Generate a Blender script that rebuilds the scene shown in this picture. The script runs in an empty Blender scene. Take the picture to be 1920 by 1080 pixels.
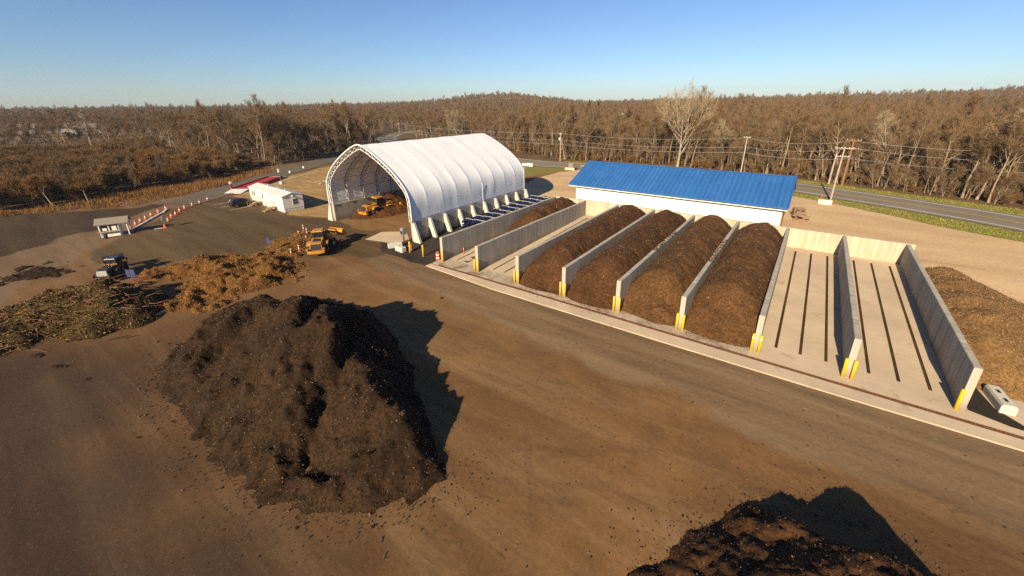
import bpy, math, random
import numpy as np
from mathutils import Vector, Matrix

random.seed(7)
rng = np.random.default_rng(11)
R = math.radians
scene = bpy.context.scene
COL = scene.collection

# ------------------------------------------------------------------ helpers
class MB:
    """collects shapes, then links them as one mesh object"""
    def __init__(s, xf=None):
        s.v = []; s.f = []; s.m = []; s.xf = xf; s.cur = 0
    def add(s, vs, fs, mi=None):
        b = len(s.v)
        for p in vs:
            p = Vector(p)
            s.v.append(tuple(s.xf @ p) if s.xf is not None else tuple(p))
        for f in fs:
            s.f.append(tuple(i + b for i in f)); s.m.append(s.cur if mi is None else mi)
    def box(s, c, d, rz=0.0, ry=0.0, rx=0.0, taper=(1, 1), mi=None):
        x, y, z = d[0] / 2, d[1] / 2, d[2] / 2
        m = Matrix.Rotation(rz, 3, 'Z') @ Matrix.Rotation(ry, 3, 'Y') @ Matrix.Rotation(rx, 3, 'X')
        tx, ty = taper
        vs = [(-x, -y, -z), (x, -y, -z), (x, y, -z), (-x, y, -z), (-x * tx, -y * ty, z), (x * tx, -y * ty, z), (x * tx, y * ty, z), (-x * tx, y * ty, z)]
        vs = [Vector(c) + m @ Vector(p) for p in vs]
        s.add(vs, [(0, 3, 2, 1), (4, 5, 6, 7), (0, 1, 5, 4), (1, 2, 6, 5), (2, 3, 7, 6), (3, 0, 4, 7)], mi)
    def bx(s, x0, x1, y0, y1, z0, z1, mi=None):
        s.box(((x0 + x1) / 2, (y0 + y1) / 2, (z0 + z1) / 2), (x1 - x0, y1 - y0, z1 - z0), mi=mi)
    def hexa(s, p, mi=None):
        s.add(p, [(0, 3, 2, 1), (4, 5, 6, 7), (0, 1, 5, 4), (1, 2, 6, 5), (2, 3, 7, 6), (3, 0, 4, 7)], mi)
    def prism(s, poly, a0, a1, axis='z', mi=None):
        n = len(poly)
        def P(u, v, a):
            return {'z': (u, v, a), 'y': (u, a, v), 'x': (a, u, v)}[axis]
        vs = [P(u, v, a0) for u, v in poly] + [P(u, v, a1) for u, v in poly]
        fs = [tuple(range(n))[::-1], tuple(range(n, 2 * n))] + [(i, (i + 1) % n, n + (i + 1) % n, n + i) for i in range(n)]
        s.add(vs, fs, mi)
    def tube(s, pts, rad, n=6, cap=True, mi=None):
        pts = [Vector(p) for p in pts]
        if not isinstance(rad, (list, tuple)): rad = [rad] * len(pts)
        vs = []; fs = []; up = None
        for i, p in enumerate(pts):
            t = (pts[min(i + 1, len(pts) - 1)] - pts[max(i - 1, 0)]).normalized()
            if up is None:
                up = Vector((0, 0, 1)) if abs(t.z) < .9 else Vector((1, 0, 0))
            a = t.cross(up).normalized(); b = a.cross(t).normalized(); up = b
            for k in range(n):
                an = 2 * math.pi * k / n
                vs.append(p + (a * math.cos(an) + b * math.sin(an)) * rad[i])
        for i in range(len(pts) - 1):
            for k in range(n):
                fs.append((i * n + k, i * n + (k + 1) % n, (i + 1) * n + (k + 1) % n, (i + 1) * n + k))
        if cap:
            fs.append(tuple(range(n))[::-1]); fs.append(tuple((len(pts) - 1) * n + k for k in range(n)))
        s.add(vs, fs, mi)
    def lathe(s, prof, c=(0, 0, 0), n=16, axis='z', mi=None):
        vs = []; fs = []
        for r, h in prof:
            for k in range(n):
                a = 2 * math.pi * k / n
                p = (r * math.cos(a), r * math.sin(a), h) if axis == 'z' else (r * math.cos(a), h, r * math.sin(a))
                vs.append((p[0] + c[0], p[1] + c[1], p[2] + c[2]))
        for i in range(len(prof) - 1):
            for k in range(n):
                fs.append((i * n + k, i * n + (k + 1) % n, (i + 1) * n + (k + 1) % n, (i + 1) * n + k))
        fs.append(tuple(range(n))[::-1]); fs.append(tuple((len(prof) - 1) * n + k for k in range(n)))
        s.add(vs, fs, mi)
    def mesh(s, name, mats, smooth=False):
        me = bpy.data.meshes.new(name)
        me.from_pydata(s.v, [], s.f)
        for m in (mats if isinstance(mats, (list, tuple)) else [mats]): me.materials.append(m)
        if any(s.m): me.polygons.foreach_set('material_index', s.m)
        if smooth: me.polygons.foreach_set('use_smooth', [True] * len(me.polygons))
        me.update()
        return me

def link(name, me, parent=None):
    o = bpy.data.objects.new(name, me); COL.objects.link(o)
    if parent is not None: o.parent = parent
    return o
def obj(name, mb, mats, parent=None, smooth=False, bevel=0):
    o = link(name, mb.mesh(name, mats, smooth), parent)
    if bevel:
        b = o.modifiers.new('bevel', 'BEVEL'); b.width = bevel; b.segments = 2; b.limit_method = 'ANGLE'
    return o
def tag(o, label, cat, group=None):
    o['label'] = label; o['category'] = cat
    if group: o['group'] = group
    return o
def struct(o):
    o['kind'] = 'structure'; return o
def stuff(o, label=None, cat=None):
    o['kind'] = 'stuff'
    if label: o['label'] = label
    if cat: o['category'] = cat
    return o
def thing(name, label, cat, loc=(0, 0, 0), rz=0.0, group=None):
    o = bpy.data.objects.new(name, None); COL.objects.link(o)
    o.location = loc; o.rotation_euler = (0, 0, rz); o.empty_display_size = .3
    return tag(o, label, cat, group)
def dup(root, loc, rz=0.0, label=None, group=None, scale=None):
    def cp(o, par):
        c = o.copy(); COL.objects.link(c)
        if par is not None: c.parent = par
        for ch in kids[o.name]: cp(ch, c)
        return c
    kids = {}
    def walk(o):
        kids[o.name] = list(o.children)
        for ch in o.children: walk(ch)
    walk(root)
    r = cp(root, None); r.location = loc; r.rotation_euler = (0, 0, rz)
    if scale is not None: r.scale = scale if isinstance(scale, (tuple, list)) else (scale,) * 3
    if label: r['label'] = label
    if group: r['group'] = group
    return r

# ------------------------------------------------------------------ noise, terrain
def _hash(ix, iy, seed):
    n = (ix.astype(np.int64) * 374761393 + iy.astype(np.int64) * 668265263 + seed * 1442695041) & 0xffffffff
    n = ((n ^ (n >> 13)) * 1274126177) & 0xffffffff
    return ((n ^ (n >> 16)) & 0xffff) / 65535.0
def vnoise(x, y, seed=0):
    ix = np.floor(x); iy = np.floor(y); fx = x - ix; fy = y - iy
    ux = fx * fx * (3 - 2 * fx); uy = fy * fy * (3 - 2 * fy)
    a = _hash(ix, iy, seed); b = _hash(ix + 1, iy, seed); c = _hash(ix, iy + 1, seed); d = _hash(ix + 1, iy + 1, seed)
    return (a * (1 - ux) + b * ux) * (1 - uy) + (c * (1 - ux) + d * ux) * uy
def fbm(x, y, seed=0, oct=4, gain=.5):
    x = np.asarray(x, float); y = np.asarray(y, float)
    s = 0; a = 1; t = 0
    for o in range(oct):
        s = s + a * vnoise(x * 2 ** o + 17.3 * o, y * 2 ** o - 9.1 * o, seed + o); t += a; a *= gain
    return s / t
def ss(a, b, x):
    t = np.clip((np.asarray(x, float) - a) / (b - a), 0, 1); return t * t * (3 - 2 * t)
CAM = np.array([32.49, -30.83, 17.23])
HILL_AZ = [40, 60, 70, 74, 78, 84, 95, 103, 110, 116, 121, 126, 131, 136, 145, 155, 200, 260]
HILL_H = [20, 28, 31, 29, 17, 13, 10, 8, 5, 3, 17, 30, 26, 12, 3, 1, 0, 0]
def hgt(x, y):
    x = np.asarray(x, float); y = np.asarray(y, float)
    h = .61 * np.clip(y / 25.7, 0, 1) * ss(-36, 0, x)
    dx = x - CAM[0]; dy = y - CAM[1]; d = np.hypot(dx, dy); az = np.degrees(np.arctan2(dy, dx)) % 360
    far = np.interp(az, HILL_AZ, HILL_H, left=10, right=0) * ss(380, 1300, d)
    far = far + (fbm(x / 190., y / 190., 5, 3) - .5) * 5 * ss(300, 900, d)
    return h + far
def H1(x, y): return float(hgt(np.array([x]), np.array([y]))[0])
def sdf(poly, x, y):
    """signed distance, positive inside"""
    d = np.full(x.shape, 1e18); ins = np.zeros(x.shape, bool); n = len(poly)
    for i in range(n):
        ax, ay = poly[i]; bx, by = poly[(i + 1) % n]
        ex, ey = bx - ax, by - ay; wx, wy = x - ax, y - ay
        t = np.clip((wx * ex + wy * ey) / (ex * ex + ey * ey + 1e-12), 0, 1)
        d = np.minimum(d, (wx - ex * t) ** 2 + (wy - ey * t) ** 2)
        c = ((ay <= y) & (by > y)) | ((by <= y) & (ay > y))
        with np.errstate(divide='ignore', invalid='ignore'):
            xi = ax + (y - ay) * ex / (ey if ey != 0 else 1e-12)
        ins ^= c & (x < xi)
    return np.where(ins, 1, -1) * np.sqrt(d)

# ------------------------------------------------------------------ materials
class NT:
    def __init__(s, name):
        s.mat = bpy.data.materials.new(name); s.mat.use_nodes = True
        s.t = s.mat.node_tree; s.bsdf = s.t.nodes['Principled BSDF']; s.out = s.t.nodes['Material Output']
    def n(s, typ, ins=None, **kw):
        nd = s.t.nodes.new('ShaderNode' + typ)
        for k, v in kw.items(): setattr(nd, k, v)
        for k, v in (ins or {}).items(): s.set(nd.inputs[k], v)
        return nd
    def set(s, sock, v):
        if isinstance(v, bpy.types.NodeSocket): s.t.links.new(v, sock)
        else:
            if isinstance(v, (tuple, list)) and len(v) == 3 and sock.type == 'RGBA': v = (*v, 1)
            sock.default_value = v
    def coord(s, scale=(1, 1, 1), kind='Object', rz=0):
        tc = s.n('TexCoord')
        return s.n('Mapping', {'Vector': tc.outputs[kind], 'Scale': scale, 'Rotation': (0, 0, rz)}).outputs[0]
    def noise(s, vec, scale, detail=4, rough=.55, dist=0):
        return s.n('TexNoise', {'Vector': vec, 'Scale': scale, 'Detail': detail, 'Roughness': rough, 'Distortion': dist}).outputs['Fac']
    def ramp(s, fac, a, b, lo=0., hi=1.):
        return s.n('MapRange', {'Value': fac, 'From Min': a, 'From Max': b, 'To Min': lo, 'To Max': hi}).outputs[0]
    def mix(s, f, a, b, mode='MIX'):
        m = s.n('Mix', data_type='RGBA', blend_type=mode)
        s.set(m.inputs[0], f); s.set(m.inputs[6], a); s.set(m.inputs[7], b); return m.outputs[2]
    def math(s, op, a, b=0., clamp=False):
        m = s.n('Math', operation=op, use_clamp=clamp); s.set(m.inputs[0], a); s.set(m.inputs[1], b); return m.outputs[0]
    def fin(s, col, rough=.9, bump=None, strength=.3, dist=.05, metal=0., spec=.3):
        col = s.mix(1.0, col, (.78, .78, .78), 'MULTIPLY')
        s.set(s.bsdf.inputs['Base Color'], col); s.set(s.bsdf.inputs['Roughness'], rough)
        s.set(s.bsdf.inputs['Metallic'], metal); s.set(s.bsdf.inputs['Specular IOR Level'], spec)
        if bump is not None:
            b = s.n('Bump', {'Height': bump, 'Strength': strength, 'Distance': dist}); s.set(s.bsdf.inputs['Normal'], b.outputs[0])
        return s.mat
def dull(c, k): return tuple(min(1, v * k) for v in c)
def plain(name, c, rough=.6, var=.18, sc=1.5, metal=0., spec=.4, stain=None):
    m = NT(name); v = m.coord()
    f = m.ramp(m.noise(v, sc, 5, .6), .3, .7)
    col = m.mix(f, dull(c, 1 - var), dull(c, 1 + var))
    if stain is not None:
        col = m.mix(m.ramp(m.noise(v, sc * 2.7, 6, .7), .52, .72, 0, .8), col, stain)
    return m.fin(col, rough, m.noise(v, sc * 14, 3), .08, .02, metal, spec)

def concrete(name, c, streak=True, sc=1.0):
    m = NT(name); v = m.coord()
    col = m.mix(m.ramp(m.noise(v, .35 * sc, 5, .6), .3, .7), dull(c, .84), dull(c, 1.1))
    if streak:
        col = m.mix(m.ramp(m.noise(m.coord((1.6, 1.6, .07)), 1.3, 5, .65), .40, .68, 0, .75), col, (c[0] * .50, c[1] * .50, c[2] * .50))
        col = m.mix(m.ramp(m.noise(m.coord((5.0, 5.0, .12)), 1.1, 4, .7), .50, .72, 0, .6), col, dull(c, .58))
        col = m.mix(m.ramp(m.noise(m.coord((3.2, 3.2, .1)), 1.1, 3), .55, .8, 0, .4), col, dull(c, 1.3))
        sz = m.n('SeparateXYZ', {0: m.n('TexCoord').outputs['Object']}); low = m.ramp(m.math('ADD', sz.outputs[2], m.math('MULTIPLY', m.noise(v, .8, 4), -1.1)), .35, -.45, 0, .55)
        col = m.mix(low, col, (.17, .115, .07))
    col = m.mix(m.ramp(m.noise(v, 2.6 * sc, 6, .7), .55, .8, 0, .45), col, dull(c, .55))
    return m.fin(col, .9, m.noise(v, 30, 4), .12, .02, spec=.2)

def slab_mat(name, c, dirt, amt=.5):
    m = NT(name); v = m.coord()
    col = m.mix(m.ramp(m.noise(v, .25, 6, .6), .3, .7), dull(c, .84), dull(c, 1.1))
    br = m.noise(m.coord((.5, 5, 1)), 1.4, 5, .6)
    col = m.mix(m.ramp(br, .45, .75, 0, .35), col, dull(c, .66))
    col = m.mix(m.ramp(m.noise(v, .55, 7, .68, .4), .62 - .16 * amt, .74 - .1 * amt, 0, .5 + .3 * min(1, amt)), col, dirt)
    col = m.mix(m.ramp(m.noise(v, 7, 5, .75), .56, .75, 0, .35), col, dull(c, .6))
    return m.fin(col, .92, m.noise(v, 24, 5), .15, .02, spec=.2)

def compost(name, c1, c2, chip, chip_amt=.5, bump=1.0):
    m = NT(name); v = m.coord()
    big = m.noise(v, .35, 5, .6); fine = m.noise(v, 5.5, 6, .75); fib = m.noise(m.coord((1, 1, 1), rz=.6), 14, 4, .8, 1.2)
    col = m.mix(m.ramp(big, .3, .7), dull(c1, .8), dull(c2, 1.2))
    col = m.mix(m.ramp(m.noise(m.coord((.8, .22, .5), rz=.35), 1.1, 5, .65), .45, .7, 0, .6), col, dull(c1, .6))
    col = m.mix(m.ramp(fine, .35, .68), dull(c1, .30), col)
    col = m.mix(m.ramp(fib, .62, .74, 0, chip_amt), col, chip)
    vo = m.n('TexVoronoi', {'Vector': v, 'Scale': 13.0}); sp = m.ramp(vo.outputs['Distance'], .22, .12)
    wn = m.n('TexWhiteNoise', {'Vector': vo.outputs['Position']}); pick = m.ramp(wn.outputs['Value'], .992, .995)
    col = m.mix(m.math('MULTIPLY', sp, pick), col, dull(chip, 1.25))
    hgtf = m.math('ADD', m.math('MULTIPLY', fine, .7), m.math('MULTIPLY', fib, .3))
    return m.fin(col, .95, hgtf, bump, .10, spec=.15)

M = {}
M['concrete'] = concrete('precast_concrete', (.50, .45, .37))
M['concrete_warm'] = concrete('back_wall_concrete', (.64, .54, .39))
M['concrete_pale'] = concrete('block_concrete', (.62, .58, .50), False)
M['slab'] = slab_mat('slab_concrete', (.60, .47, .33), (.20, .12, .065), .2)
M['slab_dirty'] = slab_mat('slab_dirty', (.50, .41, .30), (.17, .088, .042), .95)
M['slot'] = compost('slot_fill', (.085, .045, .02), (.16, .07, .026), (.28, .12, .04), .3, .4)
M['rust'] = plain('rusty_iron', (.16, .060, .025), .85, .4, 5)
M['yellow'] = plain('yellow_paint', (.78, .50, .02), .45, .1, 4, stain=(.45, .28, .03))
M['machine'] = plain('machine_yellow', (.50, .225, .032), .4, .12, 3, stain=(.34, .17, .04))
M['machine_dark'] = plain('machine_dark', (.025, .024, .022), .6, .3, 4, stain=(.08, .05, .03))
M['rubber'] = plain('tyre_rubber', (.03, .027, .024), .9, .3, 6, stain=(.12, .075, .045))
M['rim'] = plain('wheel_rim', (.5, .42, .26), .6, .2, 6)
M['glass'] = plain('dark_glass', (.015, .02, .022), .08, .1, 1, spec=.6)
M['grey_metal'] = plain('grey_metal', (.36, .35, .33), .5, .15, 4, metal=.4)
M['white'] = plain('white_paint', (.78, .76, .71), .5, .05, 2)
M['offwhite'] = plain('white_siding', (.80, .77, .69), .55, .05, 1.2)
M['trailer_roof'] = plain('trailer_roof', (.72, .69, .62), .5, .07, .8, stain=(.55, .50, .42))
M['orange'] = plain('cone_orange', (.66, .12, .03), .5, .1, 6)
M['red'] = plain('red_paint', (.42, .035, .03), .5, .15, 3)
M['wood'] = plain('pale_wood', (.42, .29, .17), .8, .25, 5)
M['pole_wood'] = plain('pole_wood', (.42, .34, .27), .85, .25, 3)
M['pole_brown'] = plain('brown_pole_wood', (.27, .13, .065), .85, .25, 3)
M['wire'] = plain('wire_grey', (.34, .34, .33), .5, .05, 1)
M['black'] = plain('black_plastic', (.015, .014, .013), .5, .2, 3)
M['carpaint'] = plain('black_car_paint', (.012, .012, .014), .25, .1, 1, spec=.6)
M['blue'] = plain('blue_plastic_sign', (.05, .075, .20), .4, .1, 4)
M['roofgrey'] = plain('grey_shingle', (.24, .20, .16), .85, .15, 5)
M['tail'] = plain('tail_lamp_red', (.5, .01, .015), .3, .05, 3)
M['lamp'] = plain('lamp_glass', (.75, .74, .70), .2, .05, 3)
M['tanwall'] = plain('tan_block', (.62, .50, .36), .8, .12, 2)

def fabric_mat():
    m = NT('white_fabric'); v = m.coord()
    col = m.mix(m.ramp(m.noise(m.coord((1, .3, .3)), .5, 4), .3, .7), (1.07, 1.07, 1.08), (1.14, 1.14, 1.14))
    col = m.mix(m.ramp(m.noise(v, 1.1, 6, .7), .6, .85, 0, .25), col, (.6, .57, .52))
    m.fin(col, .45, m.noise(v, 2.2, 3), .06, .1, spec=.35)
    tr = m.n('BsdfTranslucent', {'Color': (.8, .8, .82, 1)})
    mx = m.n('MixShader', {0: .15, 1: m.bsdf.outputs[0], 2: tr.outputs[0]})
    m.t.links.new(mx.outputs[0], m.out.inputs[0])
    return m.mat
M['fabric'] = fabric_mat()

def blue_roof_mat():
    m = NT('blue_roof'); v = m.coord()
    col = m.mix(m.ramp(m.noise(v, .25, 4), .3, .7), (.026, .125, .36), (.036, .155, .43))
    col = m.mix(m.ramp(m.noise(m.coord((6, .35, .35)), 1.2, 4), .42, .72, 0, .5), col, (.07, .21, .50))
    pn = m.n('TexWhiteNoise', {'Vector': m.n('VectorMath', {0: m.coord((1.45, 0, 0))}, operation='FLOOR').outputs[0]}); col = m.mix(m.ramp(pn.outputs['Value'], 0, 1, 0, .28), col, (.02, .09, .30))
    col = m.mix(m.ramp(m.noise(v, .7, 6, .75), .55, .8, 0, .4), col, (.12, .24, .44))
    col = m.mix(m.ramp(m.noise(v, 5, 5, .8), .68, .78, 0, .5), col, (.25, .38, .6))
    return m.fin(col, .42, m.noise(v, 8, 3), .04, .02, spec=.4)
M['roofblue'] = blue_roof_mat()
M['pipeblue'] = plain('blue_pipe', (.012, .017, .062), .35, .3, 2.5, spec=.5)

def bark(name, a, b):
    m = NT(name); v = m.coord(); oi = m.n('ObjectInfo')
    col = m.mix(oi.outputs['Random'], a, b)
    col = m.mix(m.ramp(m.noise(m.coord((3, 3, .5)), 2, 4), .35, .7), dull(a, .6), col)
    return m.fin(col, .95, spec=.1)
M['bark'] = bark('bark', (.44, .33, .22), (.20, .135, .085))
M['bark_pale'] = bark('bark_pale', (.48, .40, .30), (.42, .34, .25))
def twig(name, cols):
    m = NT(name); oi = m.n('ObjectInfo')
    r = m.n('ValToRGB', {'Fac': oi.outputs['Random']}); e = r.color_ramp.elements
    e[0].color = (*cols[0], 1); e[1].color = (*cols[-1], 1)
    for i, c in enumerate(cols[1:-1]):
        q = e.new((i + 1) / (len(cols) - 1)); q.color = (*c, 1)
    nz = m.noise(m.coord(), .35, 3)
    col = m.mix(m.ramp(nz, .3, .7, 0, .25), r.outputs[0], (.17, .105, .055))
    return m.fin(col, .95, spec=.05)
M['twig'] = twig('twigs', [(.235, .152, .084), (.205, .138, .080), (.24, .145, .074), (.19, .125, .072), (.245, .165, .098), (.20, .13, .072)])
M['twig_pale'] = twig('twigs_pale', [(.40, .31, .20), (.36, .28, .185)])
M['twig_rust'] = twig('twigs_rust', [(.27, .13, .045), (.22, .13, .055), (.30, .17, .06)])
M['brush'] = twig('brush_twigs', [(.185, .105, .042), (.22, .13, .055), (.16, .095, .045), (.235, .12, .042)])
M['needle'] = twig('needles', [(.020, .045, .018), (.03, .06, .022)])
M['drygrass'] = twig('dry_grass', [(.26, .125, .035), (.23, .11, .032)])

# ------------------------------------------------------------------ camera, light, sky
yaw, pit, rol = 0.62407, 0.34998, -0.01052
yaw, pit, rol = 0.6241, 0.3500, -0.0105
cy, sy, cp, sp = math.cos(yaw), math.sin(yaw), math.cos(pit), math.sin(pit)
fwd = Vector((-sy * cp, cy * cp, -sp)); r0 = Vector((cy, sy, 0)); u0 = r0.cross(fwd)
rt = r0 * math.cos(rol) + u0 * math.sin(rol); up = -r0 * math.sin(rol) + u0 * math.cos(rol)
cam = bpy.data.objects.new('camera', bpy.data.cameras.new('camera')); COL.objects.link(cam)
cam.matrix_world = Matrix(((rt.x, up.x, -fwd.x, CAM[0]), (rt.y, up.y, -fwd.y, CAM[1]), (rt.z, up.z, -fwd.z, CAM[2]), (0, 0, 0, 1)))
cam.data.sensor_width = 36; cam.data.lens = 14.3386; cam.data.shift_x = -0.0034; cam.data.shift_y = -0.0357
cam.data.clip_start = .2; cam.data.clip_end = 30000
scene.camera = cam

SUN_EL = R(26.5); sdir = Vector((0.085, -1, 0)).normalized() * math.cos(SUN_EL); sdir.z = math.sin(SUN_EL)
sun = bpy.data.objects.new('sun', bpy.data.lights.new('sun', 'SUN')); COL.objects.link(sun)
sun.data.energy = 5.0; sun.data.angle = R(.5); sun.data.color = (1.0, .83, .57)
sun.rotation_euler = (-sdir).to_track_quat('-Z', 'Y').to_euler(); sun.location = (30, -60, 60)
w = bpy.data.worlds.new('World'); scene.world = w; w.use_nodes = True
sk = w.node_tree.nodes.new('ShaderNodeTexSky'); sk.sky_type = 'NISHITA'; sk.sun_disc = False
sk.sun_elevation = SUN_EL; sk.sun_rotation = math.atan2(sdir.x, sdir.y); sk.altitude = 200; sk.air_density = 1.0; sk.dust_density = .25; sk.ozone_density = 2.6
bg = w.node_tree.nodes['Background']; bg.inputs['Strength'].default_value = .050
tint = w.node_tree.nodes.new('ShaderNodeMix'); tint.data_type = 'RGBA'; tint.blend_type = 'MULTIPLY'; tint.inputs[0].default_value = 1; tint.inputs[7].default_value = (.82, .96, 1.20, 1)
w.node_tree.links.new(sk.outputs[0], tint.inputs[6]); w.node_tree.links.new(tint.outputs[2], bg.inputs[0])
vs = scene.view_settings; vs.view_transform = 'Standard'; vs.look = 'None'; vs.exposure = 1.0; vs.gamma = 1
scene.cycles.use_denoising = False
scene.cycles.max_bounces = 6; scene.cycles.diffuse_bounces = 2; scene.cycles.transparent_max_bounces = 4

# ------------------------------------------------------------------ ground
BIN = 5.321; LB = 25.73
def axis(a, b, step, lo, hi, g=1.16):
    c = list(np.arange(a, b + 1e-6, step)); s = step; x = a; left = []
    while x > lo: s *= g; x -= s; left.append(x)
    s = step; x = b; right = []
    while x < hi: s *= g; x += s; right.append(x)
    return np.array(left[::-1] + c + right)
gx = axis(-125, 72, .55, -7000, 7000); gy = axis(-44, 112, .55, -3000, 9000)
X, Y = np.meshgrid(gx, gy); nx, ny = len(gx), len(gy)
x = X.ravel(); y = Y.ravel()
wx = x + (fbm(x / 4, y / 4, 21, 3) - .5) * 3; wy = y + (fbm(x / 4, y / 4, 31, 3) - .5) * 3
def zone(poly, soft, k=1.0):
    return ss(-soft, soft, sdf(poly, x + (wx - x) * k, y + (wy - y) * k))
TRACK = [(-20, -46), (-40, -46), (-46, -29.8), (-50.1, -24.6), (-57.3, -15.6), (-62.6, -9.5), (-71, 2), (-84.3, 19), (-80, 17), (-67, 1), (-60, -3), (-58, -9.5), (-47.3, -16.8), (-38.6, -23.9), (-33.7, -28.4), (-25.9, -31.2), (-12, -37)]
YARD = [(-36, -24.5), (-46.5, -17), (-57.5, -9.7), (-62.5, -.5), (-57, 2.6), (-38.3, .4), (-31, 1.6), (-28, 3), (-8.5, 3), (-8, -3), (-13, -7.5), (-20, -10.5), (-24, -13.5), (-26.5, -19)]
FIELD = [(-43, -46), (-46, -29.8), (-50.1, -24.6), (-57.3, -15.6), (-62.6, -9.5), (-66, -6), (-66, -13), (-73, -21.6), (-82, -28), (-95, -50)]
VERGE = [(-62.6, -9.5), (-71, 2), (-84.3, 19), (-103, 45), (-112, 60), (-118, 66), (-108, 46), (-97, 21.4), (-88, 7.4), (-86.5, -4), (-78, -12), (-70, -14), (-66, -9.5)]
PAD = [(-38.2, .8), (-30.5, 2.4), (-28, 3.3), (-27.5, 30), (-30, 64), (-60, 72), (-100, 68), (-92, 47), (-81, 30), (-73, 15), (-61, 1.2), (-57, 2.2), (-53, 4), (-53, 6), (-39, 5)]
LOT = [(-14, 27), (-20, 50), (-20, 62), (-17, 68), (0, 66.5), (20, 64), (31, 58.6), (39.4, 53.9), (48, 47.5), (56, 43), (75, 30), (100, 0), (100, -14), (43.2, -2), (43.2, 26.5), (0, 26.5)]
GRASSN = [(-17, 69), (0, 67), (20, 64.5), (31, 58.8), (39.4, 54), (48, 47.7), (56, 43.2), (75, 30), (100, 4), (118, 20), (86, 44), (64, 65), (44, 73.5), (31, 78.5), (0, 84), (-30, 82), (-18, 74)]
GRASSB = [(-40, 50), (-24, 51), (-20, 60), (-19, 67), (-24, 71), (-37, 70), (-60, 72), (-100, 70), (-120, 80), (-118, 100), (-138, 112), (-120, 66), (-60, 62)]
BLACK = [(-9.3, 3.4), (-9.3, 31), (-1, 31), (-.7, -1.9), (-3, -2.3), (-9.5, -1.6), (-13, 1.5)]
CURBY = [(-9, -2.2), (70, -1.4), (70, -10.5), (44, -9.5), (20, -8.5), (5, -7), (-8, -5)]
attrs = {}
attrs['tan'] = np.maximum(zone(TRACK, 1.2), .85 * zone(VERGE, 1.5))
attrs['pad'] = np.maximum(zone(PAD, 1.0), 0)
attrs['lot'] = zone(LOT, .45, .3)
attrs['asph'] = np.maximum(zone(YARD, 1.3), 0)
attrs['black'] = zone(BLACK, .7, .5)
attrs['curb'] = zone(CURBY, 2.0)
attrs['field'] = zone(FIELD, 1.2)
attrs['grass'] = np.maximum(zone(GRASSN, .5, .4), .6 * zone(GRASSB, 1.5))
dcam = np.hypot(x - 10, y - 10)
inside = np.maximum.reduce([sdf(p, x, y) for p in (TRACK, YARD, FIELD, VERGE, PAD, LOT, GRASSN, GRASSB)])
VIGNETTE = [(-60, -46), (-30, -36), (-16, -31), (-4, -27), (4, -28), (14, -27), (20, -25.5), (24, -27.5), (29, -24), (30, -46)]  # vignette: foreground and lower left darkening painted into the ground colour
attrs['vignette'] = zone(VIGNETTE, 5.0, 1.6)
attrs['wood'] = np.where((inside < 0) & ((y > 40) | (x < -62)) , ss(0, 4, -inside), 0)
me = bpy.data.meshes.new('ground')
z = hgt(x, y) + (fbm(x / 1.3, y / 1.3, 3, 4) - .5) * .07 * (1 - attrs['lot']) * (1 - ss(150, 400, dcam))
# keep the ground just below the slabs that lie on it
slabzone = (x > -1.5) & (x < 70) & (y > -3.2) & (y < LB + .6) & ~((x > 43.5) & (y > 4))
z = np.where(slabzone, hgt(x, y) - .05, z)
idx = np.arange(nx * ny).reshape(ny, nx)
faces = np.stack([idx[:-1, :-1].ravel(), idx[:-1, 1:].ravel(), idx[1:, 1:].ravel(), idx[1:, :-1].ravel()], 1)
me.vertices.add(nx * ny); me.vertices.foreach_set('co', np.stack([x, y, z], 1).ravel())
me.loops.add(faces.size); me.loops.foreach_set('vertex_index', faces.ravel())
me.polygons.add(len(faces)); me.polygons.foreach_set('loop_start', np.arange(0, faces.size, 4))
me.polygons.foreach_set('use_smooth', np.ones(len(faces), bool))
me.update(calc_edges=True); me.validate()
for k, a in attrs.items():
    at = me.attributes.new(k, 'FLOAT', 'POINT'); at.data.foreach_set('value', a.astype(np.float32))

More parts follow.
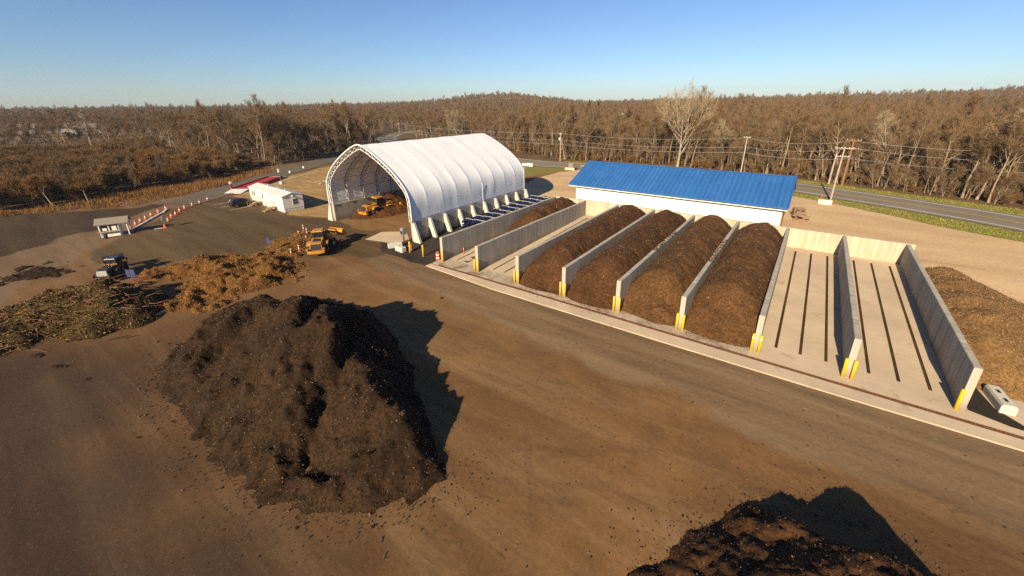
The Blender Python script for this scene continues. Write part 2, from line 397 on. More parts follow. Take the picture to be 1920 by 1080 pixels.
def ground_mat():
    m = NT('yard_ground'); v = m.coord()
    def A(k): return m.n('Attribute', attribute_name=k).outputs['Fac']
    big = m.noise(v, .045, 4, .55); mid = m.noise(v, .3, 6, .62, .6); fine = m.noise(v, 3.5, 6, .72); grit = m.noise(v, 17, 4, .8)
    st = m.noise(m.coord((.10, 1.0, 1), rz=R(-6)), .55, 6, .65, .5)      # vehicle streaks along the bins
    st2 = m.noise(m.coord((.09, .8, 1), rz=R(40)), .5, 6, .65, .6)
    col = m.mix(m.ramp(big, .38, .62), (.130, .065, .026), (.262, .136, .050))
    col = m.mix(m.ramp(mid, .35, .72, 0, .75), col, (.135, .068, .027))
    col = m.mix(m.ramp(st2, .48, .68, 0, .6), col, (.32, .195, .092))
    col = m.mix(m.ramp(m.noise(m.coord((.6, 1.3, 1), rz=R(25)), .8, 8, .72, .8), .60, .72, 0, .75), col, (.07, .038, .02))
    col = m.mix(m.ramp(m.noise(m.coord((.25, 1.6, 1), rz=R(-35)), .9, 6, .7, .6), .56, .72, 0, .5), col, (.09, .05, .026))
    tcv = m.n('TexCoord').outputs['Object']; wob = m.n('TexNoise', {'Vector': tcv, 'Scale': .12, 'Detail': 3}).outputs['Color']
    wv = m.n('VectorMath', operation='MULTIPLY_ADD'); m.set(wv.inputs[0], wob); wv.inputs[1].default_value = (3, 3, 0); m.t.links.new(tcv, wv.inputs[2]); pv = wv.outputs[0]
    brk = m.noise(v, .22, 4, .6); tread = m.noise(v, 4.5, 3, .7)
    for (cx_, cy_, r_, dk) in ((60, -70, 62, 1), (60, -70, 66.4, 0), (-40, -60, 52, 1), (-40, -60, 54.2, 1), (20, 60, 74, 1), (20, 60, 77.5, 0), (5, 120, 130, 1), (5, 120, 132.2, 1), (90, 20, 76, 1), (90, 20, 70, 0), (-60, 30, 64, 0), (-60, 30, 62, 1), (48, -48, 40, 1), (48, -48, 37.9, 1)):
        dn = m.n('VectorMath', operation='DISTANCE'); m.t.links.new(pv, dn.inputs[0]); dn.inputs[1].default_value = (cx_ + 1.5, cy_ + 1.5, 0)
        zf = m.n('VectorMath', operation='MULTIPLY'); 
        dd_ = m.math('ABSOLUTE', m.math('SUBTRACT', dn.outputs['Value'], r_))
        f_ = m.math('MULTIPLY', m.ramp(dd_, .32, .16), m.ramp(brk, .42, .62)); f_ = m.math('MULTIPLY', f_, m.ramp(tread, .3, .7,   .12, .34))
        col = m.mix(f_, col, (.085, .046, .022) if dk else (.30, .185, .095))
    def lay(fac, c, k=.55):
        f = m.ramp(m.math('ADD', fac, m.math('MULTIPLY', m.math('SUBTRACT', mid, .5), k)), .36, .64)
        return m.mix(f, col, c)
    cd = m.mix(m.ramp(st2, .35, .72), (.040, .022, .013), (.085, .047, .027)); col = m.mix(m.math('MULTIPLY', A('vignette'), .95), col, cd)  # painted vignette, soil colour pulled down toward the frame edge
    cc = m.mix(m.ramp(st, .35, .68), (.17, .106, .054), (.31, .20, .108)); col = lay(m.math('MULTIPLY', A('curb'), .9), cc, .8)
    ca = m.mix(m.ramp(st2, .35, .7), (.078, .047, .019), (.155, .098, .044)); col = lay(A('asph'), ca)
    cf = m.mix(m.ramp(st2, .35, .7), (.045, .027, .013), (.085, .05, .022)); col = lay(A('field'), cf)
    ct = m.mix(m.ramp(st2, .3, .7), (.14, .085, .045), (.25, .16, .088)); col = lay(A('tan'), ct)
    cpd = m.mix(m.ramp(m.noise(m.coord((.3, 1, 1), rz=.5), .6, 6, .65, .4), .35, .7), (.31, .185, .070), (.54, .345, .145)); col = lay(A('pad'), cpd)
    cw = m.mix(m.ramp(m.noise(v, .2, 5, .7), .35, .65), (.10, .058, .026), (.20, .115, .05)); col = lay(A('wood'), cw)
    cl = m.mix(m.ramp(m.noise(m.coord((.4, 1, 1), rz=R(-30)), .22, 6, .6, .4), .3, .7), (.60, .40, .215), (.78, .55, .32))
    cl = m.mix(m.ramp(m.noise(m.coord((.15, 1, 1), rz=R(-30)), .5, 7, .7, .6), .60, .76, 0, .55), cl, (.25, .165, .09)); col = lay(A('lot'), cl, .12)
    cb = m.mix(m.ramp(mid, .35, .7), (.022, .018, .014), (.06, .048, .036)); col = lay(A('black'), cb, .35)
    cg = m.mix(m.ramp(m.noise(v, .5, 5, .7), .35, .65), (.19, .21, .03), (.31, .24, .07)); col = lay(A('grass'), cg, .25)
    col = m.mix(m.ramp(fine, .36, .64, .0, .5), col, m.mix(.5, col, (.03, .014, .006)))
    g2 = m.noise(v, 6.5, 6, .8); col = m.mix(m.ramp(g2, .56, .70, 0, .5), col, m.mix(.4, col, (.50, .36, .21)))
    col = m.mix(m.ramp(grit, .64, .70, 0, .7), col, m.mix(.55, col, (.55, .43, .29)))
    pv_ = m.n('TexVoronoi', {'Vector': v, 'Scale': 2.2}); pw = m.n('TexWhiteNoise', {'Vector': pv_.outputs['Position']})
    col = m.mix(m.math('MULTIPLY', m.ramp(pv_.outputs['Distance'], .17, .08), m.ramp(pw.outputs['Value'], .72, .76)), col, (.045, .025, .013))
    bh = m.math('ADD', m.math('MULTIPLY', fine, .6), m.math('MULTIPLY', grit, .25))
    return m.fin(col, .93, bh, .5, .06, spec=.2)
M['ground'] = ground_mat()
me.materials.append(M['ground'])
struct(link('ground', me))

# ------------------------------------------------------------------ roads
def ribbon(name, pts, wid, mat, lift, off=0.0, parent=None, per=3.0):
    """a sheet along a path, draped on the terrain"""
    P = [np.array(p, float) for p in pts]; out = []
    for i in range(len(P) - 1):          # Catmull-Rom
        a = P[max(i - 1, 0)]; b = P[i]; c = P[i + 1]; d = P[min(i + 2, len(P) - 1)]
        n = max(2, int(np.linalg.norm(c - b) / per))
        for k in range(n):
            t = k / n
            out.append(.5 * ((2 * b) + (-a + c) * t + (2 * a - 5 * b + 4 * c - d) * t * t + (-a + 3 * b - 3 * c + d) * t ** 3))
    out.append(P[-1]); mb = MB(); vs = []
    nw = 4
    for i, p in enumerate(out):
        t = out[min(i + 1, len(out) - 1)] - out[max(i - 1, 0)]; t = t / (np.linalg.norm(t) + 1e-9); nn = np.array([-t[1], t[0]])
        for k in range(nw + 1):
            q = p + nn * (off + wid * (k / nw - .5)); vs.append((q[0], q[1], H1(*q) + lift))
    fs = []
    for i in range(len(out) - 1):
        for k in range(nw): fs.append((i * (nw + 1) + k, (i + 1) * (nw + 1) + k, (i + 1) * (nw + 1) + k + 1, i * (nw + 1) + k + 1))
    mb.add(vs, fs)
    return obj(name, mb, mat, parent)
def asphalt(name, a, b):
    m = NT(name); v = m.coord()
    col = m.mix(m.ramp(m.noise(v, .12, 5, .6), .3, .7), a, b)
    col = m.mix(m.ramp(m.noise(v, 1.2, 6, .7), .5, .75, 0, .4), col, dull(a, .7))
    return m.fin(col, .9, m.noise(v, 22, 3), .2, .02, spec=.2)
M['asphalt'] = asphalt('highway_asphalt', (.20, .17, .135), (.26, .22, .175))
M['asphalt_old'] = asphalt('old_asphalt', (.12, .10, .075), (.17, .14, .10))
M['line_white'] = plain('line_white', (.74, .72, .66), .7, .12, 3, stain=(.4, .37, .32))
M['line_yellow'] = plain('line_yellow', (.66, .36, .05), .7, .12, 3, stain=(.4, .26, .08))
HWY = [(112, 8), (84, 33), (70, 45.6), (58.2, 54.9), (49.6, 60), (39.8, 64.5), (30.6, 68.5), (18, 71.2), (0, 73.3), (-20, 74), (-40, 74.6), (-75, 82), (-110, 94), (-142, 104), (-165, 122), (-182, 150), (-190, 200)]
hw = struct(ribbon('highway', HWY, 11.0, M['asphalt'], .075))
ribbon('edge_line', HWY, .28, M['line_white'], .083, 4.1, hw); ribbon('edge_line', HWY, .28, M['line_white'], .083, -4.1, hw)
ribbon('centre_line', HWY, .16, M['line_yellow'], .083, .17, hw); ribbon('centre_line', HWY, .16, M['line_yellow'], .083, -.17, hw)
ACC = [(-62, -7), (-67, .8), (-79.5, 17), (-91, 35), (-103, 54), (-118, 76), (-128, 96)]
ar = struct(ribbon('access_road', ACC, 7.5, M['asphalt_old'], .07))
ribbon('lane_line', [(-69.5, 14.5), (-72.5, 20), (-76.8, 29)][0:3], .22, M['line_white'], .09, 0, ar)
struct(ribbon('far_lane', [(-175, -60), (-198, -25), (-206, 0), (-212, 20), (-222, 34)], 2.2, M['slab'], .1))

# ------------------------------------------------------------------ concrete apron, bin floors, trench drain
def floor_piece(mb, x0, x1, y0, y1, lift):
    n = max(1, int((y1 - y0) / 4))
    for i in range(n):
        a = y0 + (y1 - y0) * i / n; b = y0 + (y1 - y0) * (i + 1) / n
        zs = [.61 * np.clip(q / 25.7, 0, 1) for q in (a, b)]
        p = [(x0, a, zs[0] - .25), (x1, a, zs[0] - .25), (x1, b, zs[1] - .25), (x0, b, zs[1] - .25), (x0, a, zs[0] + lift), (x1, a, zs[0] + lift), (x1, b, zs[1] + lift), (x0, b, zs[1] + lift)]
        mb.hexa(p)
DR0, DR1 = -1.30, -.98
mb = MB()
mb.add([(-.75, -2.0, .03), (9.2, -2.62, .03), (25.8, -2.62, .03), (37.3, -2.5, .03), (50, -2.2, .03), (70, -1.9, .03), (70, DR0, .03), (-.75, DR0, .03)], [(0, 1, 2, 3, 4, 5, 6, 7)])
mb.add([(-.75, -2.0, -.2), (9.2, -2.62, -.2), (25.8, -2.62, -.2), (37.3, -2.5, -.2), (50, -2.2, -.2), (70, -1.9, -.2), (-.75, -2.0, .03), (9.2, -2.62, .03), (25.8, -2.62, .03), (37.3, -2.5, .03), (50, -2.2, .03), (70, -1.9, .03)], [(0, 1, 7, 6), (1, 2, 8, 7), (2, 3, 9, 8), (3, 4, 10, 9), (4, 5, 11, 10)])
mb.cur = 1; floor_piece(mb, -.75, 31.4, DR1, .85, .03); mb.cur = 0; floor_piece(mb, 31.4, 42.6, DR1, .85, .03)
floor_piece(mb, 42.6, 70, DR1, 3.2, .03)
slots = []
for i in range(8):
    x0 = BIN * i; cuts = [x0 + 1.03, x0 + 2.53, x0 + 4.03]; a = x0 - (.0 if i else .75)
    for c in cuts:
        floor_piece(mb, a, c - .07, .85, 1.25, .03) if False else None
    xs = [a] + [q for c in cuts for q in (c - .095, c + .095)] + [x0 + BIN]
    for k in range(0, len(xs), 2): floor_piece(mb, xs[k], xs[k + 1], 1.25, 24.8, .03)
    floor_piece(mb, a, x0 + BIN, .85, 1.25, .03); floor_piece(mb, a, x0 + BIN, 24.8, LB + .3, .03)
    slots.append(cuts)
apron = struct(obj('concrete_apron', mb, [M['slab'], M['slab_dirty']]))
for i in (1, 2, 3, 4, 5, 6, 7, 0):
    for c in slots[i]:
        s = MB(); floor_piece(s, c - .105, c + .105, 1.2, 24.85, -.03); obj('aeration_slot', s, M['slot'], apron)
# rusty trench drain with a slotted grate
dr = thing('trench_drain', 'long rusty trench drain grate running across the front of all the bins', 'drain', (0, (DR0 + DR1) / 2, 0))
mb = MB(); mb.bx(.4, 70, -.155, .155, -.2, -.02); obj('channel', mb, M['black'], dr)
mb = MB(); mb.bx(.3, 70, -.16, -.115, -.1, .034); mb.bx(.3, 70, .115, .16, -.1, .034); mb.bx(.3, 70, -.012, .012, -.06, .030)
for k in range(420): mb.bx(.36 + k * .166, .36 + k * .166 + .105, -.114, .114, -.05, .026)
obj('grate', mb, M['rust'], dr)

# ------------------------------------------------------------------ bin walls
WT = 2.90
def wall_y(x0, x1, y0, y1, ztop, zb=-.2):
    mb = MB(); ch = .035
    prof = [(x0, zb), (x1, zb), (x1, ztop - ch), (x1 - ch, ztop), (x0 + ch, ztop), (x0, ztop - ch)]
    mb.prism(prof, y0, y1, 'y'); return mb
WLAB = ['pale concrete bin wall standing beside the dark blue pipe bundles', 'concrete wall between the half-empty compost bin and the empty bin beside it',
        'concrete wall at the left of the darkest full compost windrow, nearest the empty bin', 'concrete wall between the first and second full compost windrows from the hoop building',
        'concrete wall between the two middle windrows with brown crumbs on its top', 'concrete wall left of the rightmost windrow with a chipped top edge',
        'sunlit concrete wall between the rightmost compost windrow and the clean empty bin', 'concrete wall dividing the two clean empty bins with the slotted floors',
        'end concrete wall beside the tan mulch pile, shaded face toward the empty bin']
for i in range(9):
    xr = BIN * i
    t = thing('bin_wall', WLAB[i], 'wall', (xr - .18, 0, 0), 0, 'concrete walls between the compost bins')
    mb = MB(); k = 0
    edges = np.linspace(0, LB, 9)
    for a, b in zip(edges[:-1], edges[1:]):
        q = wall_y(-.18, .18, a + (.006 if a else 0), b - .006, WT); mb.add(q.v, q.f)
    mb.bx(-.165, .165, .02, LB - .02, -.15, WT - .05)
    obj('wall_panel', mb, M['concrete'], t)
    if i in (4, 5):
        rr = random.Random(i); mb = MB()
        for _ in range(90):
            yy = rr.uniform(9, 17); mb.box((rr.uniform(-.16, .16), yy, WT + .005), (rr.uniform(.03, .14), rr.uniform(.05, .3), rr.uniform(.01, .05)), rr.uniform(0, 3))
        stuff(obj('spilled_crumbs', mb, M['slot'], t))
bw = thing('back_wall', 'long cream concrete back wall closing all the compost bins at their far ends', 'wall', (0, LB, 0))
mb = MB(); ed = np.linspace(-.5, 42.95, 19)
for a, b in zip(ed[:-1], ed[1:]):
    mb.bx(a + .004, b - .004, .03, .40, -.1, WT + .03)
mb.bx(-.48, 42.93, .045, .38, -.1, WT + .015)
obj('wall_panel', mb, M['concrete_warm'], bw)

# yellow pipe bollards at the wall ends
def bollard_mb(h):
    mb = MB(); mb.lathe([(.105, -.1), (.105, h - .05), (.09, h - .015), (.05, h)], n=12); return mb
bol_me = bollard_mb(1.45).mesh('yellow_bollard', M['yellow'], True)
BLAB = ['by the wall beside the blue pipes', 'by the wall left of the empty dirty bin', 'by the wall right of the empty dirty bin', 'by the wall between the first two full windrows',
        'by the wall between the two middle windrows', 'by the chipped wall left of the rightmost windrow', 'by the sunlit wall right of the rightmost windrow', 'by the wall dividing the two clean bins', 'on the left corner of the end wall by the mulch']
for i in range(9):
    for sde in (-1, 1):
        if (i == 0 and sde < 0) or (i == 8 and sde > 0): continue
        o = link('yellow_bollard', bol_me)
        o.location = (BIN * i - .18 + sde * .235, -.14, 0)
        lr = '' if i in (0, 8) else (' left' if sde < 0 else ' right')
        tag(o, 'yellow steel%s bollard %s' % (lr, BLAB[i]), 'bollard', 'yellow bollards at the bin wall ends')
        if i == 6:
            mb = MB(); mb.lathe([(.111, 1.1), (.111, 1.19)], n=12); obj('reflective_band', mb, M['white'], o)
for (px, py, s) in ((-5.6, -.1, 'beside the orange barrel base at the corner of the hoop building wall'), (-3.2, -.15, 'alone on black asphalt between hoop building and bins')):
    o = link('yellow_bollard', bol_me); o.location = (px, py, 0)
    tag(o, 'yellow steel bollard ' + s, 'bollard', 'yellow bollards on the black patch')

# ------------------------------------------------------------------ heaps
def grid_heap(name, x0, x1, y0, y1, res, hf, mats, chips=0, chip_size=(.05, .14), sink=.04, seed=1, base=None, chip_mi=(1,), parent=None, lift=.0):
    xs = np.arange(x0, x1 + res, res); ys = np.arange(y0, y1 + res, res)
    GX, GY = np.meshgrid(xs, ys); h = hf(GX.ravel(), GY.ravel()).reshape(GX.shape)
    g = hgt(GX, GY) if base is None else base(GX, GY)
    ok = h > -.12
    Z = g + np.where(ok, h, -.12) - sink + lift
    use = ok[:-1, :-1] | ok[1:, :-1] | ok[:-1, 1:] | ok[1:, 1:]
    use &= ((h[:-1, :-1] > 0) | (h[1:, :-1] > 0) | (h[:-1, 1:] > 0) | (h[1:, 1:] > 0))
    n0 = len(xs); ii, jj = np.nonzero(use)
    quad = np.stack([ii * n0 + jj, ii * n0 + jj + 1, (ii + 1) * n0 + jj + 1, (ii + 1) * n0 + jj], 1)
    used, inv = np.unique(quad, return_inverse=True); quad = inv.reshape(-1, 4)
    V = np.stack([GX.ravel()[used], GY.ravel()[used], Z.ravel()[used]], 1)
    mid = np.zeros(len(quad), int)
    if chips:
        rg = np.random.default_rng(seed)
        good = np.nonzero(h.ravel() > -.02)[0]; pk = rg.choice(good, chips)
        c = np.stack([GX.ravel()[pk], GY.ravel()[pk], Z.ravel()[pk]], 1) + rg.normal(0, 1, (chips, 3)) * np.array([res * .5, res * .5, .015]) + np.array([0, 0, .02])
        a = rg.normal(0, 1, (chips, 3)); a /= np.linalg.norm(a, axis=1)[:, None]
        b = np.cross(a, rg.normal(0, 1, (chips, 3))); b /= np.linalg.norm(b, axis=1)[:, None]
        L = rg.uniform(*chip_size, (chips, 1)); Wd = L * rg.uniform(.25, .7, (chips, 1))
        P = np.stack([c - a * L - b * Wd, c + a * L - b * Wd, c + a * L + b * Wd, c - a * L + b * Wd], 1).reshape(-1, 3)
        q2 = np.arange(chips * 4).reshape(-1, 4) + len(V)
        V = np.concatenate([V, P]); quad = np.concatenate([quad, q2]); mid = np.concatenate([mid, rg.choice(chip_mi, chips)])
    org = np.array([(x0 + x1) / 2, (y0 + y1) / 2, 0.]); V = V - org
    me = bpy.data.meshes.new(name)
    me.vertices.add(len(V)); me.vertices.foreach_set('co', V.ravel())
    me.loops.add(quad.size); me.loops.foreach_set('vertex_index', quad.ravel())
    me.polygons.add(len(quad)); me.polygons.foreach_set('loop_start', np.arange(0, quad.size, 4))
    for m in mats: me.materials.append(m)
    me.polygons.foreach_set('material_index', mid)
    me.update(calc_edges=True); me.validate()
    o = link(name, me, parent); o.location = org
    return o
M['compost'] = compost('compost_dark', (.046, .024, .011), (.078, .040, .018), (.17, .092, .04), .55, .9)
M['compost_mid'] = compost('compost_brown', (.105, .046, .018), (.155, .070, .027), (.29, .15, .06), .5, .85)
M['compost_warm'] = compost('compost_warm', (.14, .064, .023), (.20, .098, .036), (.34, .18, .07), .5, .8)
M['mulch'] = compost('tan_mulch', (.31, .165, .060), (.42, .235, .09), (.62, .40, .18), .5, .6)
M['chip_tan'] = plain('chip_tan', (.17, .105, .055), .9, .4, 3)
M['chip_dark'] = plain('chip_dark', (.045, .025, .014), .95, .4, 3)
M['chip_white'] = plain('chip_white', (.6, .55, .45), .8, .2, 3)
M['chip_gold'] = plain('chip_gold', (.34, .20, .085), .9, .35, 3)
M['leaf_brown'] = plain('leaf_brown', (.34, .155, .035), .9, .4, 2)
M['leaf_orange'] = plain('leaf_orange', (.46, .22, .05), .9, .4, 2)
M['leaf_green'] = plain('leaf_green', (.19, .15, .022), .9, .4, 2)
M['leaf_olive'] = plain('leaf_olive', (.115, .088, .018), .9, .4, 2)
M['leaf_yellow'] = plain('leaf_yellow', (.55, .36, .03), .9, .3, 2)

def cones(x, y, L, k=.35):
    s = None
    for (cx, cyy, h, sl) in L:
        q = h - sl * (np.sqrt((x - cx) ** 2 + (y - cyy) ** 2 + .9) - .9)
        s = q if s is None else np.logaddexp(s / k, q / k) * k
    return s
def rough(x, y, seed, a=.45, b=.16, c=.06):
    wxx = x + (fbm(x / 1.6, y / 1.6, seed + 40, 3) - .5) * 1.6; wyy = y + (fbm(x / 1.6, y / 1.6, seed + 50, 3) - .5) * 1.6
    n1 = 1 - np.abs(2 * fbm(wxx / 2.8, wyy / 2.8, seed, 3) - 1)
    return (n1 - .72) * a * 2.2 + (fbm(x / .7, y / .7, seed + 9, 3) - .5) * b * 2 + (vnoise(x / .22, y / .22, seed + 3) - .5) * c * 2

CUT = [(-30, -6), (-6, -14.6), (1.5, -13.0), (7, -13.0), (12, -15.2), (16.6, -18.6), (20.6, -21.6), (23, -24), (30, -60), (-30, -60)]
def ridges(x, y, L, k):
    s = None
    for pts, sl in L:
        for (ax, ay, az_), (bx_, by_, bz_) in zip(pts[:-1], pts[1:]):
            ex, ey = bx_ - ax, by_ - ay; t = np.clip(((x - ax) * ex + (y - ay) * ey) / (ex * ex + ey * ey), 0, 1)
            q = az_ + (bz_ - az_) * t - sl * (np.sqrt((x - ax - ex * t) ** 2 + (y - ay - ey * t) ** 2 + .25) - .5)
            s = q if s is None else np.logaddexp(s / k, q / k) * k
    return s
def big_pile(x, y):
    # a cut back face toward the bins, long ribs running down toward the camera
    # talus heap: planar faces meeting in ridges, a loader cut at the back, a stepped top
    xx = x + (fbm(x / 2.6, y / 2.6, 81, 5, .6) - .5) * 2.1; yy = y + (fbm(x / 2.6, y / 2.6, 82, 5, .6) - .5) * 2.1
    F = [((-1.2, -26.6), (15.2, -26.9), .70), ((15.2, -26.9), (20.3, -23.8), .60), ((20.3, -23.8), (21.9, -19.6), .62), ((21.9, -20.4), (16.6, -17.8), 1.2), ((16.6, -17.8), (11.5, -14.9), 1.3), ((11.5, -14.9), (5.5, -12.7), 1.2),
         ((5.5, -12.7), (-5.2, -17.6), .95), ((-5.8, -17.6), (-6.6, -21.8), .62), ((-6.6, -21.8), (-1.6, -26.6), .64)]
    h = None
    for (ax, ay), (bx_, by_), sl in F:
        L = math.hypot(bx_ - ax, by_ - ay); q = sl * (-(xx - ax) * (by_ - ay) + (yy - ay) * (bx_ - ax)) / L
        h = q if h is None else -.10 * np.logaddexp(-h / .10, -q / .10)
    step = ss(-.9, .9, xx - 3.4 + .35 * (yy + 18))
    cap = 2.75 + .10 * (xx + 3) + (1.25 + .12 * np.minimum(0, 12 - xx)) * step + (fbm(x / 1.9, y / 1.9, 84, 3) - .5) * 1.7
    cap = cap + .75 * np.exp(-((xx - 6.6) ** 2 + (yy + 16.8) ** 2) / 3.5)
    h = -.15 * np.logaddexp(-h / .15, -cap / .15)
    for ax_, ay_, ux_, uy_, dep_, w0_, w1_, l0_, l1_ in ((11.0, -19.3, .52, -.854, 1.35, .75, 5.0, -.5, 7.2), (4.8, -17.4, .66, -.75, 1.1, .7, 3.2, -.6, 4.6), (1.0, -21.0, .30, -.954, .6, .6, 3.4, -.4, 4.6)):
        s_ = -(xx - ax_) * uy_ + (yy - ay_) * ux_; u_ = (xx - ax_) * ux_ + (yy - ay_) * uy_
        h = h - dep_ * ss(-.05, w0_, s_) * (1 - ss(w0_ + .4, w1_, s_)) * ss(l0_ - .8, l0_ + 1.4, u_) * (1 - ss(l1_ - 1.2, l1_ + .6, u_))
    dl_ = np.abs((xx - 12.4) * .80 + (yy + 23.4) * .60 - .9) ; h = h - .5 * np.exp(-(dl_ / .6) ** 2) * ss(-26.6, -24.8, yy) * ss(-20.2, -22.0, yy)
    for kx, ky, ka, kw in ((7.0, -23.5, .16, .5), (2.6, -23.0, .14, .5), (17.3, -22.6, .22, .45)):
        d2 = np.abs((xx - kx) * .94 + (yy - ky) * .34); h = h - ka * np.exp(-(d2 / kw) ** 2) * ss(-27, -25, yy) * ss(-19.0, -21.0, yy)
    h = np.where(h > 0, h * (.6 + .4 * ss(0, .8, h)), h)
    g = ss(-.2, .8, h)
    st = (fbm((x * .95 + y * .3) * 1.5, (y - x * .3) / 3.6, 79, 4) - .5) * .85
    return h + g * (st + rough(x, y, 4, .20, .24, .11)) + (1 - g) * (fbm(x / .8, y / .8, 6, 3) - .5) * .3
o = grid_heap('compost_pile', -9, 24, -32, -8, .14, big_pile, [M['compost'], M['chip_tan'], M['chip_dark'], M['chip_white'], M['compost']], 24000, (.012, .045), seed=3, chip_mi=(1,) * 60 + (2,) * 60 + (4,) * 80)
tag(o, 'huge dark brown compost pile alone in the middle of the dirt yard', 'compost pile')
def near_pile(x, y):
    xx = x + (fbm(x / 1.5, y / 1.5, 15, 4) - .5) * .9; yy = y + (fbm(x / 1.5, y / 1.5, 17, 4) - .5) * .8
    h = None
    for q in (1.12 * (-13.7 - yy), .52 * (xx - 31.0 - .50 * (yy + 17.3)), .90 * (40.9 - xx - .40 * (yy + 16)), .7 * (yy + 27.5)):
        h = q if h is None else -.12 * np.logaddexp(-h / .12, -q / .12)
    h = np.minimum(h, 5.0 - .45 * np.abs(xx - 36.4) + (fbm(x / .8, y / .8, 18, 3) - .5) * .9)
    h = np.maximum(h, (fbm(x / 1.0, y / .7, 19, 5, .6) - .5) * 1.5 - .16 - .085 * np.hypot((x - 32.2) * .8, (y + 17.2)) ** 1.5)
    g = ss(-.2, .9, h)
    return h + g * (rough(x, y, 14, .14, .17, .13) + (fbm((x * .8 + y * .6) * 1.6, (y * .8 - x * .6) / 2.2, 23, 4) - .5) * .35) + (1 - g) * (fbm(x / .8, y / .8, 16, 3) - .5) * .4
o = grid_heap('compost_pile', 26, 46, -27, -10, .12, near_pile, [M['compost_mid'], M['chip_tan'], M['chip_dark']], 14000, (.012, .04), seed=5, chip_mi=(1, 2, 2, 2, 2, 2, 2))
tag(o, 'pointed compost pile cut off by the lower right edge of the picture', 'compost pile')

def windrow(x0, yf, yb, crest, seed, edge=1.55):
    def f(x, y):
        u = (x - x0 - BIN / 2 + .18) / (BIN / 2 - .15)
        prof = edge + (crest - edge) * (1 - np.abs(u) ** 2.0)
        wob = (fbm(x / 2.5, y / 2.5, seed, 3) - .5)
        front = (y - yf - .5 * u * u) * .80 - .1 + wob * .5
        back = (yb - y + .15 * (1 - u * u)) * 1.9 + .55
        h = -.25 * np.logaddexp(-prof / .25, -front / .25)
        h = -.2 * np.logaddexp(-h / .2, -back / .2)
        g = ss(-.1, .6, h)
        h = h + g * (wob * .5 + rough(x, y, seed, .24, .10, .05))
        return np.where((np.abs(u) < 1.0) | (y < -.05), h, -1)
    return f
slope = lambda X, Y: .61 * np.clip(Y / 25.7, 0, 1) + .03
WIN = [(2, -.75, 24.9, 3.25, M['compost_mid'], 'darkest full compost windrow, leftmost of the four, next to the empty bin'),
       (3, -.55, 24.9, 3.2, M['compost_mid'], 'reddish compost windrow, second of the four from the hoop building'),
       (4, -.35, 24.9, 3.2, M['compost_warm'], 'brown compost windrow behind the wall with crumbs on its top'),
       (5, -.40, 24.9, 3.25, M['compost_warm'], 'lightest brown compost windrow beside the clean empty bin')]
for i, yf, yb, cr, mt, lb in WIN:
    o = grid_heap('compost_windrow', BIN * i + .01, BIN * (i + 1) - .37, -2.0, LB + .02, .12, windrow(BIN * i, yf, yb, cr, 100 + i * 7), [mt, M['chip_tan'], M['chip_white'], M['chip_dark']], 5200, (.018, .055), seed=20 + i, base=slope, chip_mi=(1,) * 60 + (3,) * 120 + (2,))
    tag(o, lb, 'compost windrow', 'compost windrows filling the bins')
o = grid_heap('compost_windrow', .01, BIN - .37, 8, LB + .02, .12, windrow(0, 11.8, 25.1, 2.75, 170, 1.0), [M['compost_mid'], M['chip_tan'], M['chip_white'], M['chip_dark']], 3000, (.018, .055), seed=31, base=slope, chip_mi=(1,) * 60 + (3,) * 120 + (2,))
tag(o, 'short lumpy compost windrow in the back half of the bin nearest the hoop building', 'compost windrow', 'compost windrows filling the bins')
def mulch(x, y):
    h = cones(x, y, [(44.2, 19.5, 2.3, .60), (44.7, 16, 2.7, .60), (44.8, 12.5, 2.8, .60), (44.8, 9.5, 2.6, .60), (44.6, 6.8, 2.0, .66), (46.4, 13.5, 2.1, .56)], .5)
    h = h + (fbm(x / 1.5, y / 1.5, 61, 4) - .5) * .35 + rough(x, y, 66, .10, .07, .03)
    return np.where(x > 42.6, h, -1)
o = grid_heap('mulch_pile', 42.5, 53, 2.5, 26, .14, mulch, [M['mulch'], M['chip_gold'], M['chip_white'], M['chip_tan']], 16000, (.015, .045), seed=33, chip_mi=(1, 1, 3, 3, 3, 1))
tag(o, 'tan wood mulch pile leaning against the outside of the end wall', 'mulch pile')
# brown spill on the floor of the nearly empty bins
def spill(x, y):
    return (fbm(x / 1.2, y / .9, 81, 4) - .56) * 1.1 - .12 * ss(9, 14, y) * 0 - .10 * np.abs(x - 2.6)
o = grid_heap('compost_scraps', .2, 5.0, 1.2, 11, .14, spill, [M['compost_mid'], M['chip_tan']], 700, (.02, .06), seed=35, base=slope, sink=.02)
stuff(o, 'thin scraps of compost left on the floor in front of the short windrow', 'compost scraps')

# ------------------------------------------------------------------ hoop building
HX0, HX1, HY0, HY1, HC = -27.1, -8.2, 2.85, 28.7, -17.65
HALF = [(0, 12.1), (.35, 12.08), (1.75, 11.58), (3.4, 10.82), (5.05, 9.93), (6.65, 8.92), (7.75, 8.0), (8.5, 7.28), (9.0, 6.65), (9.3, 5.9), (9.42, 4.9), (9.42, 2.62)]
def prof_pts(inset):
    """right half to left half, moved inward along the normal"""
    full = [(-a, b) for a, b in HALF[::-1]] + [(a, b) for a, b in HALF[1:]]
    out = []
    for i, (a, b) in enumerate(full):
        p = np.array(full[max(i - 1, 0)]); q = np.array(full[min(i + 1, len(full) - 1)]); t = (q - p) / np.linalg.norm(q - p)
        out.append((a + t[1] * inset, b - t[0] * inset))
    return out
hb = thing('hoop_building', 'large white fabric arched hoop building with an open front', 'hoop building', (HC, HY0, 0))
HL = HY1 - HY0; NB = 9; BAY = HL / NB
base_full = [(-a, b) for a, b in HALF[::-1]] + [(a, b) for a, b in HALF[1:]]
